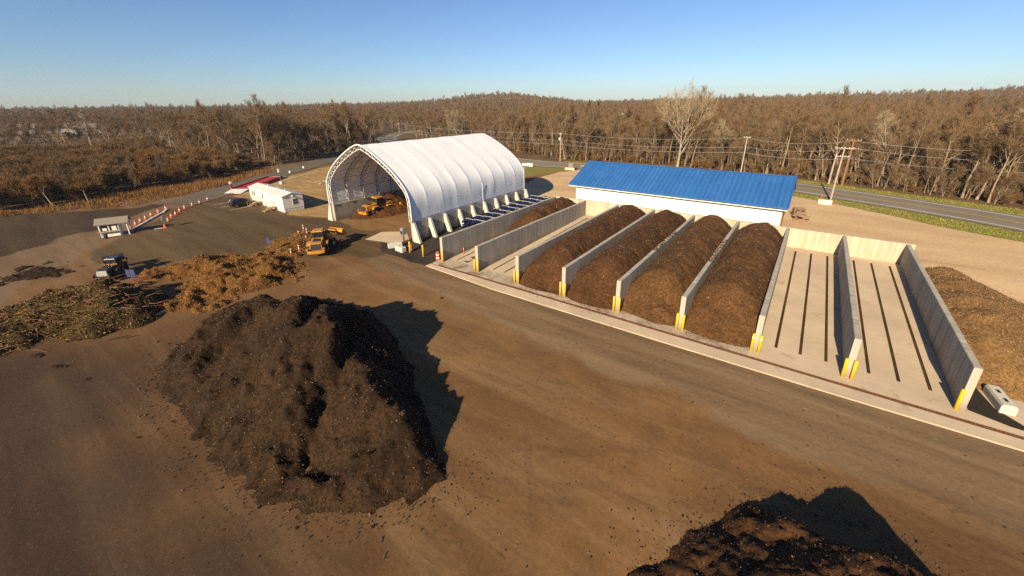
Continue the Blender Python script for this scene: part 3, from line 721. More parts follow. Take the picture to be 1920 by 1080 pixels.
# resample the profile
PP = [np.array(p) for p in base_full]; fine = []
for i in range(len(PP) - 1):
    n = max(1, int(np.linalg.norm(PP[i + 1] - PP[i]) / .35))
    for k in range(n): fine.append(PP[i] + (PP[i + 1] - PP[i]) * k / n)
fine.append(PP[-1]); fine = np.array(fine)
for _ in range(3):
    s = fine.copy(); s[1:-1] = (fine[:-2] + 2 * fine[1:-1] + fine[2:]) / 4; fine = s
tan = np.gradient(fine, axis=0); tan /= np.linalg.norm(tan, axis=1)[:, None]; nor = np.stack([-tan[:, 1], tan[:, 0]], 1)
nys = 26 * 6
vs = []; fs = []
for k in range(nys + 1):
    yy = -.12 + (HL + .24) * k / nys; u = (yy / BAY) % 1.0; dd = min(u, 1 - u) * BAY
    ridge = math.exp(-(dd / .13) ** 2) * .045
    for i, p in enumerate(fine):
        sh = math.exp(-((p[1] - 6.9) / 1.5) ** 2); top = ss(6.5, 9, p[1])
        sag = .045 * math.sin(math.pi * u) * (.12 + 1.1 * sh)
        wr = (float(vnoise(np.array([p[0] * .5 + p[1] * .5]), np.array([yy * .9]), 9)[0]) - .5) * .05
        off = (ridge * (.2 + 1.3 * sh) - sag) * .72 + wr
        lo = 1 if p[1] > 3.4 else 0.35
        q = p + nor[i] * off * lo
        vs.append((q[0], yy, q[1]))
nf = len(fine)
for k in range(nys):
    for i in range(nf - 1): fs.append((k * nf + i, k * nf + i + 1, (k + 1) * nf + i + 1, (k + 1) * nf + i))
mb = MB(); mb.add(vs, fs)
cov = obj('fabric_cover', mb, M['fabric'], hb, True)
so = cov.modifiers.new('thickness', 'SOLIDIFY'); so.thickness = .03; so.offset = -1
mb = MB()
for k in range(0, len(vs), nf):
    pass
# vertical lacing seam half way along and at the back corner
mb = MB(); mb.box((9.44, BAY * 5, 4.1), (.05, .09, 2.9)); obj('lacing_seam', mb, M['white'], hb)
mb = MB(); mb.box((9.42, HL - .1, 4.6), (.06, .22, 4.0)); obj('lacing_seam', mb, M['white'], hb)
pin = prof_pts(.62); pout = prof_pts(.10)
for k in range(NB + 1):
    yy = BAY * k + (.06 if k == 0 else (-.06 if k == NB else 0)); mb = MB()
    mb.tube([(a, yy, b) for a, b in pout], .055, 6); mb.tube([(a, yy, b) for a, b in pin], .05, 6)
    def lerp_path(path, s):
        seg = [math.dist(path[i], path[i + 1]) for i in range(len(path) - 1)]; T = sum(seg) * s
        for i, L in enumerate(seg):
            if T <= L or i == len(seg) - 1:
                t = T / L; return (path[i][0] + (path[i + 1][0] - path[i][0]) * t, path[i][1] + (path[i + 1][1] - path[i][1]) * t)
            T -= L
    nz = 46
    for q in range(nz):
        a = lerp_path(pout if q % 2 else pin, q / nz); b = lerp_path(pin if q % 2 else pout, (q + 1) / nz)
        mb.tube([(a[0], yy, a[1]), (b[0], yy, b[1])], .028, 4, False)
    obj('rib_truss', mb, M['white'] if k == 0 else M['grey_metal'], hb)
mb = MB()
for s_ in (.08, .15, .22, .29, .36, .43, .57, .64, .71, .78, .85, .92):
    a = lerp_path(pin, s_); mb.tube([(a[0], .1, a[1]), (a[0], HL - .1, a[1])], .035, 5)
obj('purlins', mb, M['grey_metal'], hb)
mb = MB(); ring = [(p[0] * .995, p[1] - .05) for p in fine]; n = len(ring)
mb.add([(a, HL - .05, b) for a, b in ring] + [(a, HL + .0, b) for a, b in ring], [tuple(range(n)), tuple(range(n, 2 * n))[::-1]])
obj('end_wall', mb, M['fabric'], hb)
# front edge keder: white band along the front arch
mb = MB(); mb.tube([(p[0] + nor[i][0] * .05, -.12, p[1] + nor[i][1] * .05) for i, p in enumerate(fine)], .11, 6); obj('front_hem', mb, M['white'], hb, True)
# concrete side walls with sloped buttresses
for sd in (-1, 1):
    t = thing('push_wall', ('right' if sd > 0 else 'left') + ' concrete side wall with sloped buttresses under the hoop building fabric', 'wall', (HC + sd * 9.15, HY0, 0))
    mb = MB()
    for k in range(NB): mb.bx(-.28, .28, .15 + BAY * k + .005, .15 + BAY * (k + 1) - .005, -.2, 2.62)
    mb.bx(-.26, .26, .16, HL + .1, -.2, 2.6)
    obj('wall_panel', mb, M['concrete'], t)
    mb = MB(); mb.bx(-.30, .30, HL - .0, HL + .2, -.2, 2.6) if False else None
    for k in range(NB + 1):
        yy = .05 + BAY * k; y0, y1 = yy - .14, yy + .16
        mb = MB(); x0, x1 = sd * .283, sd * 1.55
        mb.prism([(x0, -.2), (x1, -.2), (x1, .18), (sd * .62, 2.68), (x0, 2.68)] if sd > 0 else [(x0, 2.68), (sd * .62, 2.68), (x1, .18), (x1, -.2), (x0, -.2)], y0, y1, 'y')
        obj('buttress', mb, M['concrete_pale'], t)
# dark compost stored at the back of the hoop building
def hoop_heap(x, y):
    h = cones(x, y, [(-25, 25, 3.2, .6), (-20, 26, 3.8, .6), (-15, 26, 3.6, .6), (-11, 25, 3.2, .6), (-13, 20, 3.0, .6), (-11.5, 15, 2.2, .6), (-17, 19, 2.6, .6), (-22, 22, 2.6, .6)], .4)
    h = h + rough(x, y, 201, .3, .15, .06)
    return np.where((x > -26.4) & (x < -8.9) & (y < 28.4), h, -1)
tag(grid_heap('compost_pile', -26.6, -8.7, 9, 28.5, .2, hoop_heap, [M['compost']]), 'compost pile deep in the dark back of the hoop building', 'compost pile')
def red_heap(x, y):
    h = cones(x, y, [(-25.9, 10.5, 2.2, .62), (-25.9, 13.0, 2.6, .62), (-26, 7.9, 1.2, .6)], .3) + rough(x, y, 211, .2, .12, .05)
    return np.where(x > -26.45, h, -1)
M['compost_red'] = compost('compost_red', (.13, .052, .018), (.18, .072, .025), (.26, .12, .045), .4)
tag(grid_heap('compost_pile', -26.6, -20, 3.5, 17, .15, red_heap, [M['compost_red']]), 'orange brown compost heap against the inside of the left hoop building wall', 'compost pile')
# pale slab patch at the right front corner of the hoop building
mb = MB(); zz = .06
mb.add([(-14.6, -.2, zz), (-9.7, .9, zz + .01), (-9.3, 3.0, zz + .03), (-12.6, 5.2, zz + .05), (-15.5, 3.2, zz + .04)], [(0, 1, 2, 3, 4)])
mb.v = [(a, b, H1(a, b) + .06) for a, b, c in mb.v]
struct(obj('slab_patch', mb, M['slab']))
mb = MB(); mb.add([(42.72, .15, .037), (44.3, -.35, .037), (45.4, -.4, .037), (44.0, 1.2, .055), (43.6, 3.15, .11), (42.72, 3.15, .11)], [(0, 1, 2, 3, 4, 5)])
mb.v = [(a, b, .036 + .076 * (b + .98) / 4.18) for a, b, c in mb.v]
struct(obj('dark_patch', mb, asphalt('black_patch', (.020, .016, .011), (.045, .034, .022))))  # flat black sheet over the slab right of the end wall

# ------------------------------------------------------------------ blue roofed building
sb = thing('metal_shed', 'long low white building under a bright blue ribbed metal roof', 'shed', (15.6, 37.4, .6))
YE, YR, ZE, ZR = -7.25, .05, 3.6, 6.6
x0, x1 = -15.75, 15.6
mb = MB(); mb.prism([(-6.75, -.4), (6.75, -.4), (6.75, 3.55), (0, 6.3), (-6.75, 3.55)], x0 + 1.15, x1 - .55, 'x'); 
for k in range(38): mb.bx(x0 + 1.4 + k * .78, x0 + 1.44 + k * .78, -6.768, -6.74, -.3, 3.5)
obj('wall', mb, M['offwhite'], sb)
mb = MB(); mb.tube([(x0 + .02, -7.36, 3.42), (x1 - .02, -7.36, 3.38)], .075, 6); mb.tube([(x1 - .7, -7.3, 3.4), (x1 - .7, -6.86, 3.1), (x1 - .7, -6.84, -.3)], .05, 6); obj('gutter', mb, M['white'], sb)
nr = 46
for sgn in (-1, 1):
    mb = MB(); yE = sgn * abs(YE); L = math.hypot(YE - YR, ZR - ZE)
    def pt(xx, t, dz=0.): return (xx, YR + (yE - YR) * t, ZR + (ZE - ZR) * t + dz)
    mb.hexa([pt(x0, 0, -.05), pt(x1, 0, -.05), pt(x1, 1, -.05), pt(x0, 1, -.05), pt(x0, 0, .02), pt(x1, 0, .02), pt(x1, 1, .02), pt(x0, 1, .02)])
    for k in range(nr + 1):
        xx = x0 + .05 + (x1 - x0 - .1) * k / nr; wv = .13
        mb.add([pt(xx - wv, .004, .021), pt(xx - wv, .998, .021), pt(xx - .035, .998, .15), pt(xx + .035, .998, .15), pt(xx + wv, .998, .021), pt(xx + wv, .004, .021), pt(xx + .035, .004, .15), pt(xx - .035, .004, .15)],
               [(0, 1, 2, 7), (7, 2, 3, 6), (6, 3, 4, 5), (1, 4, 3, 2)])
    roof = obj('roof', mb, M['roofblue'], sb)
    mb = MB(); mb.bx(x0, x1, min(yE, yE - sgn * .0) - .03, yE + .03, ZE - .22, ZE - .055); obj('fascia', mb, M['machine_dark'], roof)
mb = MB(); mb.box((0, YR, ZR + .07), (x1 - x0, .45, .06)); obj('ridge_cap', mb, M['roofblue'], sb)
mb = MB(); mb.bx(x1 - .552, x1 - .42, -6.7, -6.2, -.3, 3.3); obj('corner_trim', mb, M['pole_brown'], sb)
mb = MB(); mb.bx(x1 - .549, x1 - .49, -4, -1.2, -.3, 3.0); obj('door', mb, M['pole_brown'], sb)
mb = MB(); mb.bx(x0, x0 + .05, -7.2, 0, 0, 0) if False else None
M['pallet'] = plain('weathered_pallet', (.30, .19, .12), .85, .3, 5)
ps = thing('pallet_stack', 'stack of wooden pallets and firewood beside the blue roofed building', 'pallet stack', (32.3, 42.2, .6), .2)
mb = MB(); rr = random.Random(4)
for k in range(9):
    zc = .07 + k * .15; ox, oy = rr.uniform(-.06, .06), rr.uniform(-.06, .06)
    for j in range(6): mb.box((ox, -.75 + j * .3 + oy, zc + .05), (1.5, .2, .03), rr.uniform(-.03, .03))
    for j in (-1, 0, 1): mb.box((j * .62 + ox, oy, zc - .01), (.12, 1.7, .08))
obj('pallets', mb, M['pallet'], ps)
mb = MB()
for k in range(40): mb.box((rr.uniform(-.7, .7), rr.uniform(-3.0, -1.1), .12 + .22 * (k // 9) + rr.uniform(0, .05)), (rr.uniform(.5, 1.0), .18, .16), rr.uniform(-.3, .3), rr.uniform(-.1, .1))
obj('split_logs', mb, M['pallet'], ps)
# ------------------------------------------------------------------ office trailer
tr = thing('office_trailer', 'white mobile office trailer with low gable roof beside the gravel pad', 'trailer', (-45.95, 3.3, 0), math.atan2(-1.07, 14.75))
TL, TW = 7.4, 1.68
mb = MB(); mb.bx(-TL, TL, -TW, TW, .62, 2.72)
mb.prism([(-TW, 2.72), (TW, 2.72), (0, 3.16)], -TL, TL, 'x')
for k in range(37): mb.bx(-TL + .2 + k * .4, -TL + .23 + k * .4, -TW - .012, TW + .012, .64, 2.70)
obj('wall', mb, M['offwhite'], tr)
mb = MB()
for s in (-1, 1):
    mb.hexa([(-TL - .15, s * (TW + .16), 2.66), (TL + .15, s * (TW + .16), 2.66), (TL + .15, 0, 3.17), (-TL - .15, 0, 3.17), (-TL - .15, s * (TW + .16), 2.74), (TL + .15, s * (TW + .16), 2.74), (TL + .15, 0, 3.25), (-TL - .15, 0, 3.25)] if s < 0 else
            [(-TL - .15, 0, 3.17), (TL + .15, 0, 3.17), (TL + .15, TW + .16, 2.66), (-TL - .15, TW + .16, 2.66), (-TL - .15, 0, 3.25), (TL + .15, 0, 3.25), (TL + .15, TW + .16, 2.74), (-TL - .15, TW + .16, 2.74)])
rf = obj('roof', mb, M['trailer_roof'], tr)
for q in (-4, .5, 3.5):
    mb = MB(); mb.lathe([(.07, 3.0), (.07, 3.25), (.1, 3.27), (.1, 3.32)], (q, .5, 0), 8); obj('roof_vent', mb, M['white'], rf)
mb = MB(); mb.bx(-TL + .04, TL - .04, -TW + .05, TW - .05, 0, .63)
for k in range(14): mb.bx(TL - .05, TL - .02, -TW + .15 + k * .235, -TW + .22 + k * .235, .03, .6)
obj('skirting', mb, M['trailer_roof'], tr)
for cx in (-5.9, -5.0, -1.15):
    mb = MB(); mb.bx(cx - .32, cx + .32, -TW - .03, -TW - .001, 1.25, 2.25); wd = obj('window', mb, M['white'], tr)
    mb = MB(); mb.bx(cx - .24, cx + .24, -TW - .04, -TW - .031, 1.33, 1.76); mb.bx(cx - .24, cx + .24, -TW - .04, -TW - .031, 1.80, 2.17); obj('pane', mb, M['glass'], wd)
mb = MB(); mb.bx(TL + .001, TL + .04, -.12, .72, 1.15, 2.15); wd = obj('window', mb, M['white'], tr)
mb = MB()
for a in (-.05, .32):
    for b in (1.22, 1.68): mb.bx(TL + .041, TL + .05, a, a + .33, b, b + .4)
obj('pane', mb, M['glass'], wd)
mb = MB(); mb.lathe([(.03, 0), (.16, .05), (.16, .28), (.03, .36)], (0, 0, 0), 10); 
mb.v = [(TL + .02 + c * .8, -.05 + a, 2.62 + b) for a, b, c in mb.v]; obj('wall_lamp', mb, M['white'], tr)
for cx in (3.9, -2.6):
    mb = MB(); mb.bx(cx - .42, cx + .42, -TW - .035, -TW - .001, .66, 2.55); dr_ = obj('door', mb, M['white'], tr)
    mb = MB(); mb.bx(cx + .28, cx + .36, -TW - .08, -TW - .036, 1.5, 1.58); obj('handle', mb, M['grey_metal'], dr_)
    mb = MB(); mb.bx(cx - .6, cx + .6, -TW - 1.2, -TW - .05, .54, .62)
    for k in range(3): mb.bx(cx - .6, cx + .6, -TW - 1.5 - k * .3 + .02, -TW - 1.22 - k * .3, .40 - k * .16, .45 - k * .16)
    for a in (-.58, .58):
        for b in (-.1, -1.18): mb.tube([(cx + a, -TW + b, 0), (cx + a, -TW + b, 1.45)], .03, 5)
        mb.tube([(cx + a, -TW - .1, 1.45), (cx + a, -TW - 1.18, 1.45), (cx + a, -TW - 2.1, .75), (cx + a, -TW - 2.1, 0)], .03, 5)
    obj('steps', mb, M['wood'], tr)
# parking bay lines
mb = MB()
for a, b in (((-48.6, -3.4), (-48.75, 1.2)), ((-52.3, -3.4), (-52.1, -1.0)), ((-56.0, -3.2), (-55.6, .6))):
    d = np.array(b) - np.array(a); d = d / np.linalg.norm(d); nn = np.array([-d[1], d[0]]) * .07
    mb.add([(a[0] - nn[0], a[1] - nn[1], .05), (a[0] + nn[0], a[1] + nn[1], .05), (b[0] + nn[0], b[1] + nn[1], .05), (b[0] - nn[0], b[1] - nn[1], .05)], [(0, 3, 2, 1)])
struct(obj('parking_lines', mb, M['line_white']))

# ------------------------------------------------------------------ car
def wheel(parent, cx, cyy, r, wdt, hub=M['rim'], sub=True, name='wheel', xf=None):
    mb = MB(xf); prof = [(r * .62, -wdt / 2), (r * .94, -wdt / 2), (r, -wdt * .33), (r, wdt * .33), (r * .94, wdt / 2), (r * .62, wdt / 2)]
    mb.lathe(prof, (cx, cyy, r), 18, 'y')
    if r > .5:
        for k in range(18):
            a = 2 * math.pi * k / 18
            for s in (-1, 1): mb.box((cx + math.cos(a) * r * .99, cyy + s * wdt * .22, r + math.sin(a) * r * .99), (.09, wdt * .42, r * .10), 0, -a + math.pi / 2, s * .0)
    w_ = obj(name, mb, M['rubber'], parent)
    mb = MB(xf); mb.lathe([(.05, -wdt * .52), (r * .3, -wdt * .52), (r * .6, -wdt * .40), (r * .61, wdt * .40), (r * .3, wdt * .52), (.05, wdt * .52)], (cx, cyy, r), 14, 'y')
    obj('rim', mb, hub, w_)
    return w_
car = thing('parked_car', 'black estate car parked in a marked bay by the office trailer', 'car', (-50.6, -.55, 0), R(90)); car.scale = (.88,) * 3
mb = MB()
side = [(-2.3, .35), (-2.32, .75), (-2.25, 1.0), (-1.9, 1.05), (.95, 1.02), (1.95, .88), (2.28, .70), (2.32, .38)]
mb.prism([(a, b) for a, b in side], -.88, .88, 'y')
obj('body', mb, M['carpaint'], car, False, .06)
mb = MB(); mb.hexa([(-2.1, -.82, 1.03), (1.0, -.82, 1.03), (1.0, .82, 1.03), (-2.1, .82, 1.03), (-1.75, -.66, 1.56), (.15, -.66, 1.56), (.15, .66, 1.56), (-1.75, .66, 1.56)]); cb_ = obj('cabin', mb, M['glass'], car, False, .05)
mb = MB(); mb.bx(-1.78, .2, -.67, .67, 1.545, 1.60)
for a, b, c, d in ((1.0, .15, 1.03, 1.56), (-.55, -.55, 1.03, 1.56), (-2.1, -1.75, 1.03, 1.56)):
    for s in (-1, 1): mb.tube([(a, s * .83, c), (b, s * .67, d)], .045, 5)
obj('roof', mb, M['carpaint'], car)
for a in (-1.4, 1.42):
    for s in (-.80, .80): wheel(car, a, s, .36, .22)
for s in (-.62, .62):
    mb = MB(); mb.bx(2.25, 2.34, s - .16, s + .16, .62, .78); obj('headlight', mb, M['lamp'], car)
    mb = MB(); mb.bx(-2.34, -2.28, s - .14, s + .14, .78, .95); obj('tail_light', mb, M['tail'], car)
    mb = MB(); mb.box((.75, s * 1.55, 1.12), (.12, .2, .14)); obj('wing_mirror', mb, M['carpaint'], car)

# ------------------------------------------------------------------ wheel loaders
def loader(label, loc, head, s=.8, art=0.0, lift=.5, paint=None, roofm=None, grille=None, rimm=None, cabm=None):
    paint = paint or M['machine']; roofm = roofm or paint; rimm = rimm or M['rim']; cabm = cabm or M['machine_dark']
    t = thing('wheel_loader', label, 'wheel loader', loc, head); t.scale = (s,) * 3
    # rear frame, hood, counterweight
    mb = MB(); mb.bx(-3.2, .2, -.55, .55, .6, 1.25); mb.bx(-.1, .5, -.35, .35, .55, 1.1); obj('rear_frame', mb, M['machine_dark'], t)
    mb = MB(); mb.hexa([(-3.55, -.92, 1.15), (-.95, -.92, 1.15), (-.95, .92, 1.15), (-3.55, .92, 1.15), (-3.4, -.78, 2.12), (-.95, -.86, 2.38), (-.95, .86, 2.38), (-3.4, .78, 2.12)])
    hood = obj('hood', mb, paint, t, False, .07)
    mb = MB()
    for k in range(9): mb.bx(-3.575 + k * .017, -3.55 + k * .017, -.72, .72, 1.24 + k * .095, 1.28 + k * .095)
    mb.hexa([(-3.56, -.78, 1.2), (-3.50, -.78, 1.2), (-3.50, .78, 1.2), (-3.56, .78, 1.2), (-3.42, -.70, 2.06), (-3.36, -.70, 2.06), (-3.36, .70, 2.06), (-3.42, .70, 2.06)])
    obj('grille', mb, grille or M['machine_dark'], t)
    mb = MB(); mb.bx(-2.6, -1.5, -.5, .5, 2.2, 2.33); mb.tube([(-1.5, .4, 2.2), (-1.5, .4, 2.95), (-1.6, .4, 3.05)], .07, 8); obj('exhaust', mb, M['machine_dark'], hood)
    mb = MB(); mb.prism([(-3.45, -1.28), (-3.95, -1.15), (-4.05, -.6), (-4.05, .6), (-3.95, 1.15), (-3.45, 1.28)], .72, 1.12, 'z')
    mb.bx(-3.95, -3.5, -1.28, -1.0, 1.12, 1.5); mb.bx(-3.95, -3.5, 1.0, 1.28, 1.12, 1.5)
    obj('counterweight', mb, paint, t, False, .04)
    for q in (-1, 1):
        mb = MB(); mb.bx(-3.98, -3.94, q * 1.14 - .1, q * 1.14 + .1, 1.28, 1.42); obj('tail_light', mb, M['tail'], t)
        mb = MB(); mb.prism([(-2.35, 1.5), (-2.3, 1.78), (-1.9, 1.92), (-1.1, 1.9), (-.75, 1.55), (-.85, 1.5), (-1.15, 1.78), (-1.9, 1.8), (-2.2, 1.6)], q * 1.22 - .3, q * 1.22 + .3, 'y'); obj('fender', mb, paint, t)
        mb = MB()
        for k in range(4): mb.bx(-.75, -.35, q * 1.05 - .2, q * 1.05 + .2, .55 + k * .3, .60 + k * .3)
        mb.tube([(-.72, q * 1.22, .5), (-.72, q * 1.15, 2.1)], .03, 5); mb.tube([(-.36, q * 1.22, .5), (-.36, q * 1.15, 2.1)], .03, 5)
        obj('ladder', mb, M['machine_dark'], t)
    # cab
    mb = MB(); mb.hexa([(-.95, -.78, 1.35), (.75, -.72, 1.35), (.75, .72, 1.35), (-.95, .78, 1.35), (-.85, -.68, 3.2), (.45, -.66, 3.2), (.45, .66, 3.2), (-.85, .68, 3.2)]); cab = obj('cab', mb, M['glass'], t)
    mb = MB()
    for a, b, c, d in ((-.95, .78, -.85, .68), (.75, .72, .45, .66), (-.2, .76, -.2, .67)):
        for q in (-1, 1): mb.tube([(a, q * b, 1.35), (c, q * d, 3.2)], .065, 5)
    mb.bx(-.98, .78, -.8, .8, 1.25, 1.62); obj('cab_frame', mb, cabm, cab)
    mb = MB(); mb.hexa([(-1.05, -.86, 3.2), (.75, -.82, 3.2), (.75, .82, 3.2), (-1.05, .86, 3.2), (-.95, -.75, 3.38), (.62, -.72, 3.38), (.62, .72, 3.38), (-.95, .75, 3.38)]); rf = obj('cab_roof', mb, roofm, t, False, .04)
    mb = MB(); mb.lathe([(.09, 3.38), (.09, 3.52), (.05, 3.56)], (-.7, .45, 0), 8); obj('beacon', mb, M['orange'], rf)
    for q in (-1, 1):
        mb = MB(); mb.bx(.68, .78, q * .6 - .1, q * .6 + .1, 3.05, 3.2); obj('work_lamp', mb, M['lamp'], rf)
        mb = MB(); mb.tube([(.6, q * .75, 2.6), (.9, q * 1.25, 2.7)], .025, 4); mb.box((.92, q * 1.28, 2.6), (.07, .24, .42)); obj('mirror', mb, M['machine_dark'], cab)
    for q in (-1, 1): wheel(t, -1.65, q * 1.05, .78, .62, rimm)
    if paint is not M['machine']:
        mb = MB(); mb.bx(-1.12, -.98, -.95, .95, 2.2, 2.45); obj('engine_cover_strip', mb, M['machine'], t)
    # front half turns about the pivot
    xf = Matrix.Translation((.3, 0, 0)) @ Matrix.Rotation(art, 4, 'Z') @ Matrix.Translation((-.3, 0, 0))
    mb = MB(xf); mb.bx(.3, 2.4, -.5, .5, .6, 1.2); mb.hexa([(.9, -.45, 1.2), (2.2, -.45, 1.2), (2.2, .45, 1.2), (.9, .45, 1.2), (1.1, -.4, 2.05), (1.7, -.4, 2.05), (1.7, .4, 2.05), (1.1, .4, 2.05)]); obj('front_frame', mb, paint, t)
    for q in (-1, 1):
        wheel(t, 1.65, q * 1.05, .78, .62, rimm, xf=xf)
        mb = MB(xf); mb.prism([(1.0, 1.55), (1.1, 1.72), (1.7, 1.78), (2.3, 1.6), (2.25, 1.52), (1.7, 1.68), (1.15, 1.62)], q * 1.2 - .28, q * 1.2 + .28, 'y'); obj('fender', mb, paint, t)
    bz = .35 + lift * 2.0; bxp = 3.55 + .25 * math.sin(lift * 2.2) - lift * .15
    for q in (-1, 1):
        mb = MB(xf); P = [(1.35, q * .5, 1.95), (2.1, q * .5, 2.0 + lift * .7), (2.9, q * .5, 1.45 + lift * 1.2), (bxp - .1, q * .5, bz + .35)]
        for a, b in zip(P[:-1], P[1:]):
            a = Vector(a); b = Vector(b); d = b - a; mb.box((a + b) / 2, (d.length + .15, .16, .34), 0, -math.atan2(d.z, d.x))
        obj('lift_arm', mb, paint, t)
    mb = MB(xf); mb.tube([(1.5, 0, 1.9), (2.3, 0, 2.35 + lift * .9), (bxp, 0, bz + .75)], .11, 6); mb.tube([(1.6, .3, 1.0), (2.6, .4, 1.45 + lift)], .09, 6); mb.tube([(1.6, -.3, 1.0), (2.6, -.4, 1.45 + lift)], .09, 6); obj('tilt_linkage', mb, M['machine_dark'], t)
    mb = MB(xf); prof = [(1.15, .0), (.35, .0), (.02, .22), (-.06, .62), (.12, 1.0), (.42, 1.18), (.46, 1.12), (.2, .95), (.05, .62), (.12, .28), (.4, .07), (1.15, .05)]
    pr = [(bxp + a, bz - .3 + b) for a, b in prof]
    mb.prism(pr, -1.42, 1.42, 'y')
    for q in (-1.42, 1.37): mb.prism([pr[0], pr[1], pr[2], pr[3], pr[4], pr[5]], q, q + .05, 'y')
    for k in range(8): mb.bx(bxp + 1.12, bxp + 1.32, -1.3 + k * .36, -1.2 + k * .36, bz - .31, bz - .24)
    obj('bucket', mb, paint, t)
    return t
loader('yellow wheel loader with open rear grille parked beside the leaf piles', (-15.75, -5.75, 0), R(140.7), .80, R(-33), .62)
loader('yellow wheel loader working inside the front of the hoop building', (-24.45, 9.7, .06), R(91), .86, R(-12), .25)
M['machine_slate'] = plain('slate_paint', (.035, .045, .075), .4, .2, 3, stain=(.08, .06, .04))
loader('dark slate loader with ribbed grey rear grille at the edge of the green brush pile', (-26.6, -22.75, 0), R(137), .62, R(38), .75, M['machine_dark'], M['machine_slate'], M['grey_metal'], M['machine_dark'], M['machine_dark'])

# ------------------------------------------------------------------ guard booth, cones, signs, barriers
bo = thing('guard_booth', 'small white guard booth with a grey gable roof and open porch', 'booth', (-45.9, -19.0, 0), R(65.6)); 
mb = MB(); mb.bx(-1.55, .55, -.05, 1.55, -.1, .12)
for a in (-1.5, -.5, .5):
    mb.bx(a - .06, a + .06, 0, .12, .1, 1.85)
for a in (-1.5, .5): mb.bx(a - .06, a + .06, 1.38, 1.5, .1, 1.85)
mb.bx(-1.5, .5, .02, .1, .1, .8); mb.bx(-1.5, .5, 1.4, 1.48, .1, 1.85); mb.bx(-1.54, -1.46, 0, 1.5, .1, .85); mb.bx(.46, .54, 0, 1.5, .1, 1.85); mb.bx(-1.5, .5, 0, .1, 1.65, 1.85)
obj('wall', mb, M['offwhite'], bo)
mb = MB(); mb.bx(-1.42, -.56, .04, .07, .82, 1.64); mb.bx(-.44, .44, .04, .07, .82, 1.64); obj('window', mb, M['glass'], bo)
mb = MB(); mb.bx(-1.2, -.72, .02, .035, .9, 1.25); obj('notice', mb, M['white'], bo)
mb = MB(); mb.bx(-.2, .3, .02, .035, .85, 1.45); obj('notice', mb, M['white'], bo)
mb = MB(); mb.bx(-1.7, .7, -.35, .0, .74, .79); obj('counter', mb, M['wood'], bo)
mb = MB()
for s, y0, y1 in ((-1, -.3, .75), (1, .75, 1.8)):
    za, zb = (1.78, 2.5) if s < 0 else (2.5, 1.78)
    mb.hexa([(-1.85, y0, za), (1.75, y0, za), (1.75, y1, zb), (-1.85, y1, zb), (-1.85, y0, za + .07), (1.75, y0, za + .07), (1.75, y1, zb + .07), (-1.85, y1, zb + .07)])
obj('roof', mb, M['roofgrey'], bo)
mb = MB(); mb.prism([(.0, 1.82), (1.5, 1.82), (.75, 2.42)], 1.5, 1.56, 'x'); obj('gable', mb, M['offwhite'], bo)
for q in (.03, 1.47):
    mb = MB(); mb.bx(1.42, 1.54, q - .06, q + .06, 0, 1.85); obj('porch_post', mb, M['offwhite'], bo)
wb = thing('waste_bin', 'dark bin standing under the counter of the guard booth', 'bin', (-45.35, -20.15, 0))
mb = MB(); mb.lathe([(.2, 0), (.26, .62), (.28, .64), (.28, .7), (.1, .76)], n=12); obj('bin_body', mb, M['machine_slate'], wb)
mb = MB(); mb.lathe([(.285, .55), (.285, .6)], n=12); obj('rim_band', mb, M['grey_metal'], wb)
cone_mb = MB(); cone_mb.bx(-.24, .24, -.24, .24, 0, .05); cone_mb.lathe([(.18, .05), (.045, .78), (.03, .80)], n=12)
cb1 = MB(); cb1.lathe([(.142, .28), (.108, .45)], n=12); 
cone = thing('traffic_cone', 'x', 'cone'); obj('cone_body', cone_mb, M['orange'], cone, False); obj('reflective_collar', cb1, M['offwhite'], cone)
ORD = ['first', 'second', 'third', 'fourth', 'fifth', 'sixth', 'seventh', 'eighth', 'ninth']
CL = [(-48.61, -16.7), (-50.71, -15.71), (-52.25, -14.76), (-53.83, -13.73), (-55.65, -12.54), (-57.33, -11.13), (-59.32, -9.54)]
CR = [(-49.05, -12.08), (-51.66, -10.92), (-52.97, -9.95), (-55.3, -8.7), (-56.89, -7.48), (-58.43, -5.86), (-59.53, -4.32), (-61.42, -2.37)]
first = True
for pts, txt, grp in ((CL, '%s orange cone from the guard booth along the white pole on the ground', 'cones along the white pole'), (CR, '%s orange cone from the round sign in the row running up to the road', 'cones in the row from the round sign')):
    for i, (a, b) in enumerate(pts):
        lb = txt % ORD[i]
        if first: cone.location = (a, b, .02); cone['label'] = lb; cone['group'] = grp; first = False
        else: dup(cone, (a, b, .02), random.uniform(0, 1.5), lb, grp)
wp = thing('barrier_pole', 'long thin white pole lying on the ground along the cones', 'barrier pole', (-53.3, -13.2, 0))
mb = MB()
for a_, b_ in (((5.5, -3.6), (2.5, -1.5)), ((2.5, -1.5), (-.5, .5)), ((-.5, .5), (-3.0, 2.3)), ((-3.35, 2.55), (-5.6, 3.7))):
    L_ = math.dist(a_, b_); mb.box(((a_[0] + b_[0]) / 2, (a_[1] + b_[1]) / 2, .15), (L_ - .01, .24, .09), math.atan2(b_[1] - a_[1], b_[0] - a_[0]))
obj('pole', mb, M['white'], wp); 
mb = MB(); 
for q in ((4.2, -2.7), (1, -.5), (-2.2, 1.7)): mb.box((q[0], q[1], .05), (.35, .35, .1))
obj('chock', mb, M['machine_dark'], wp)
wk = tag(obj('timber_stick', (lambda m_: (m_.box((0, 0, .05), (.9, .14, .1)), m_)[1])(MB()), M['white'], None, False, .02), 'short white timber lying flat on the dark yard near the sign', 'timber'); wk.location = (-45.15, -14.4, 0); wk.rotation_euler.z = 1.4
sg = thing('round_sign', 'pale octagonal sign on an orange weighted stand, seen from behind', 'sign', (-45.0, -13.6, 0), R(-40))
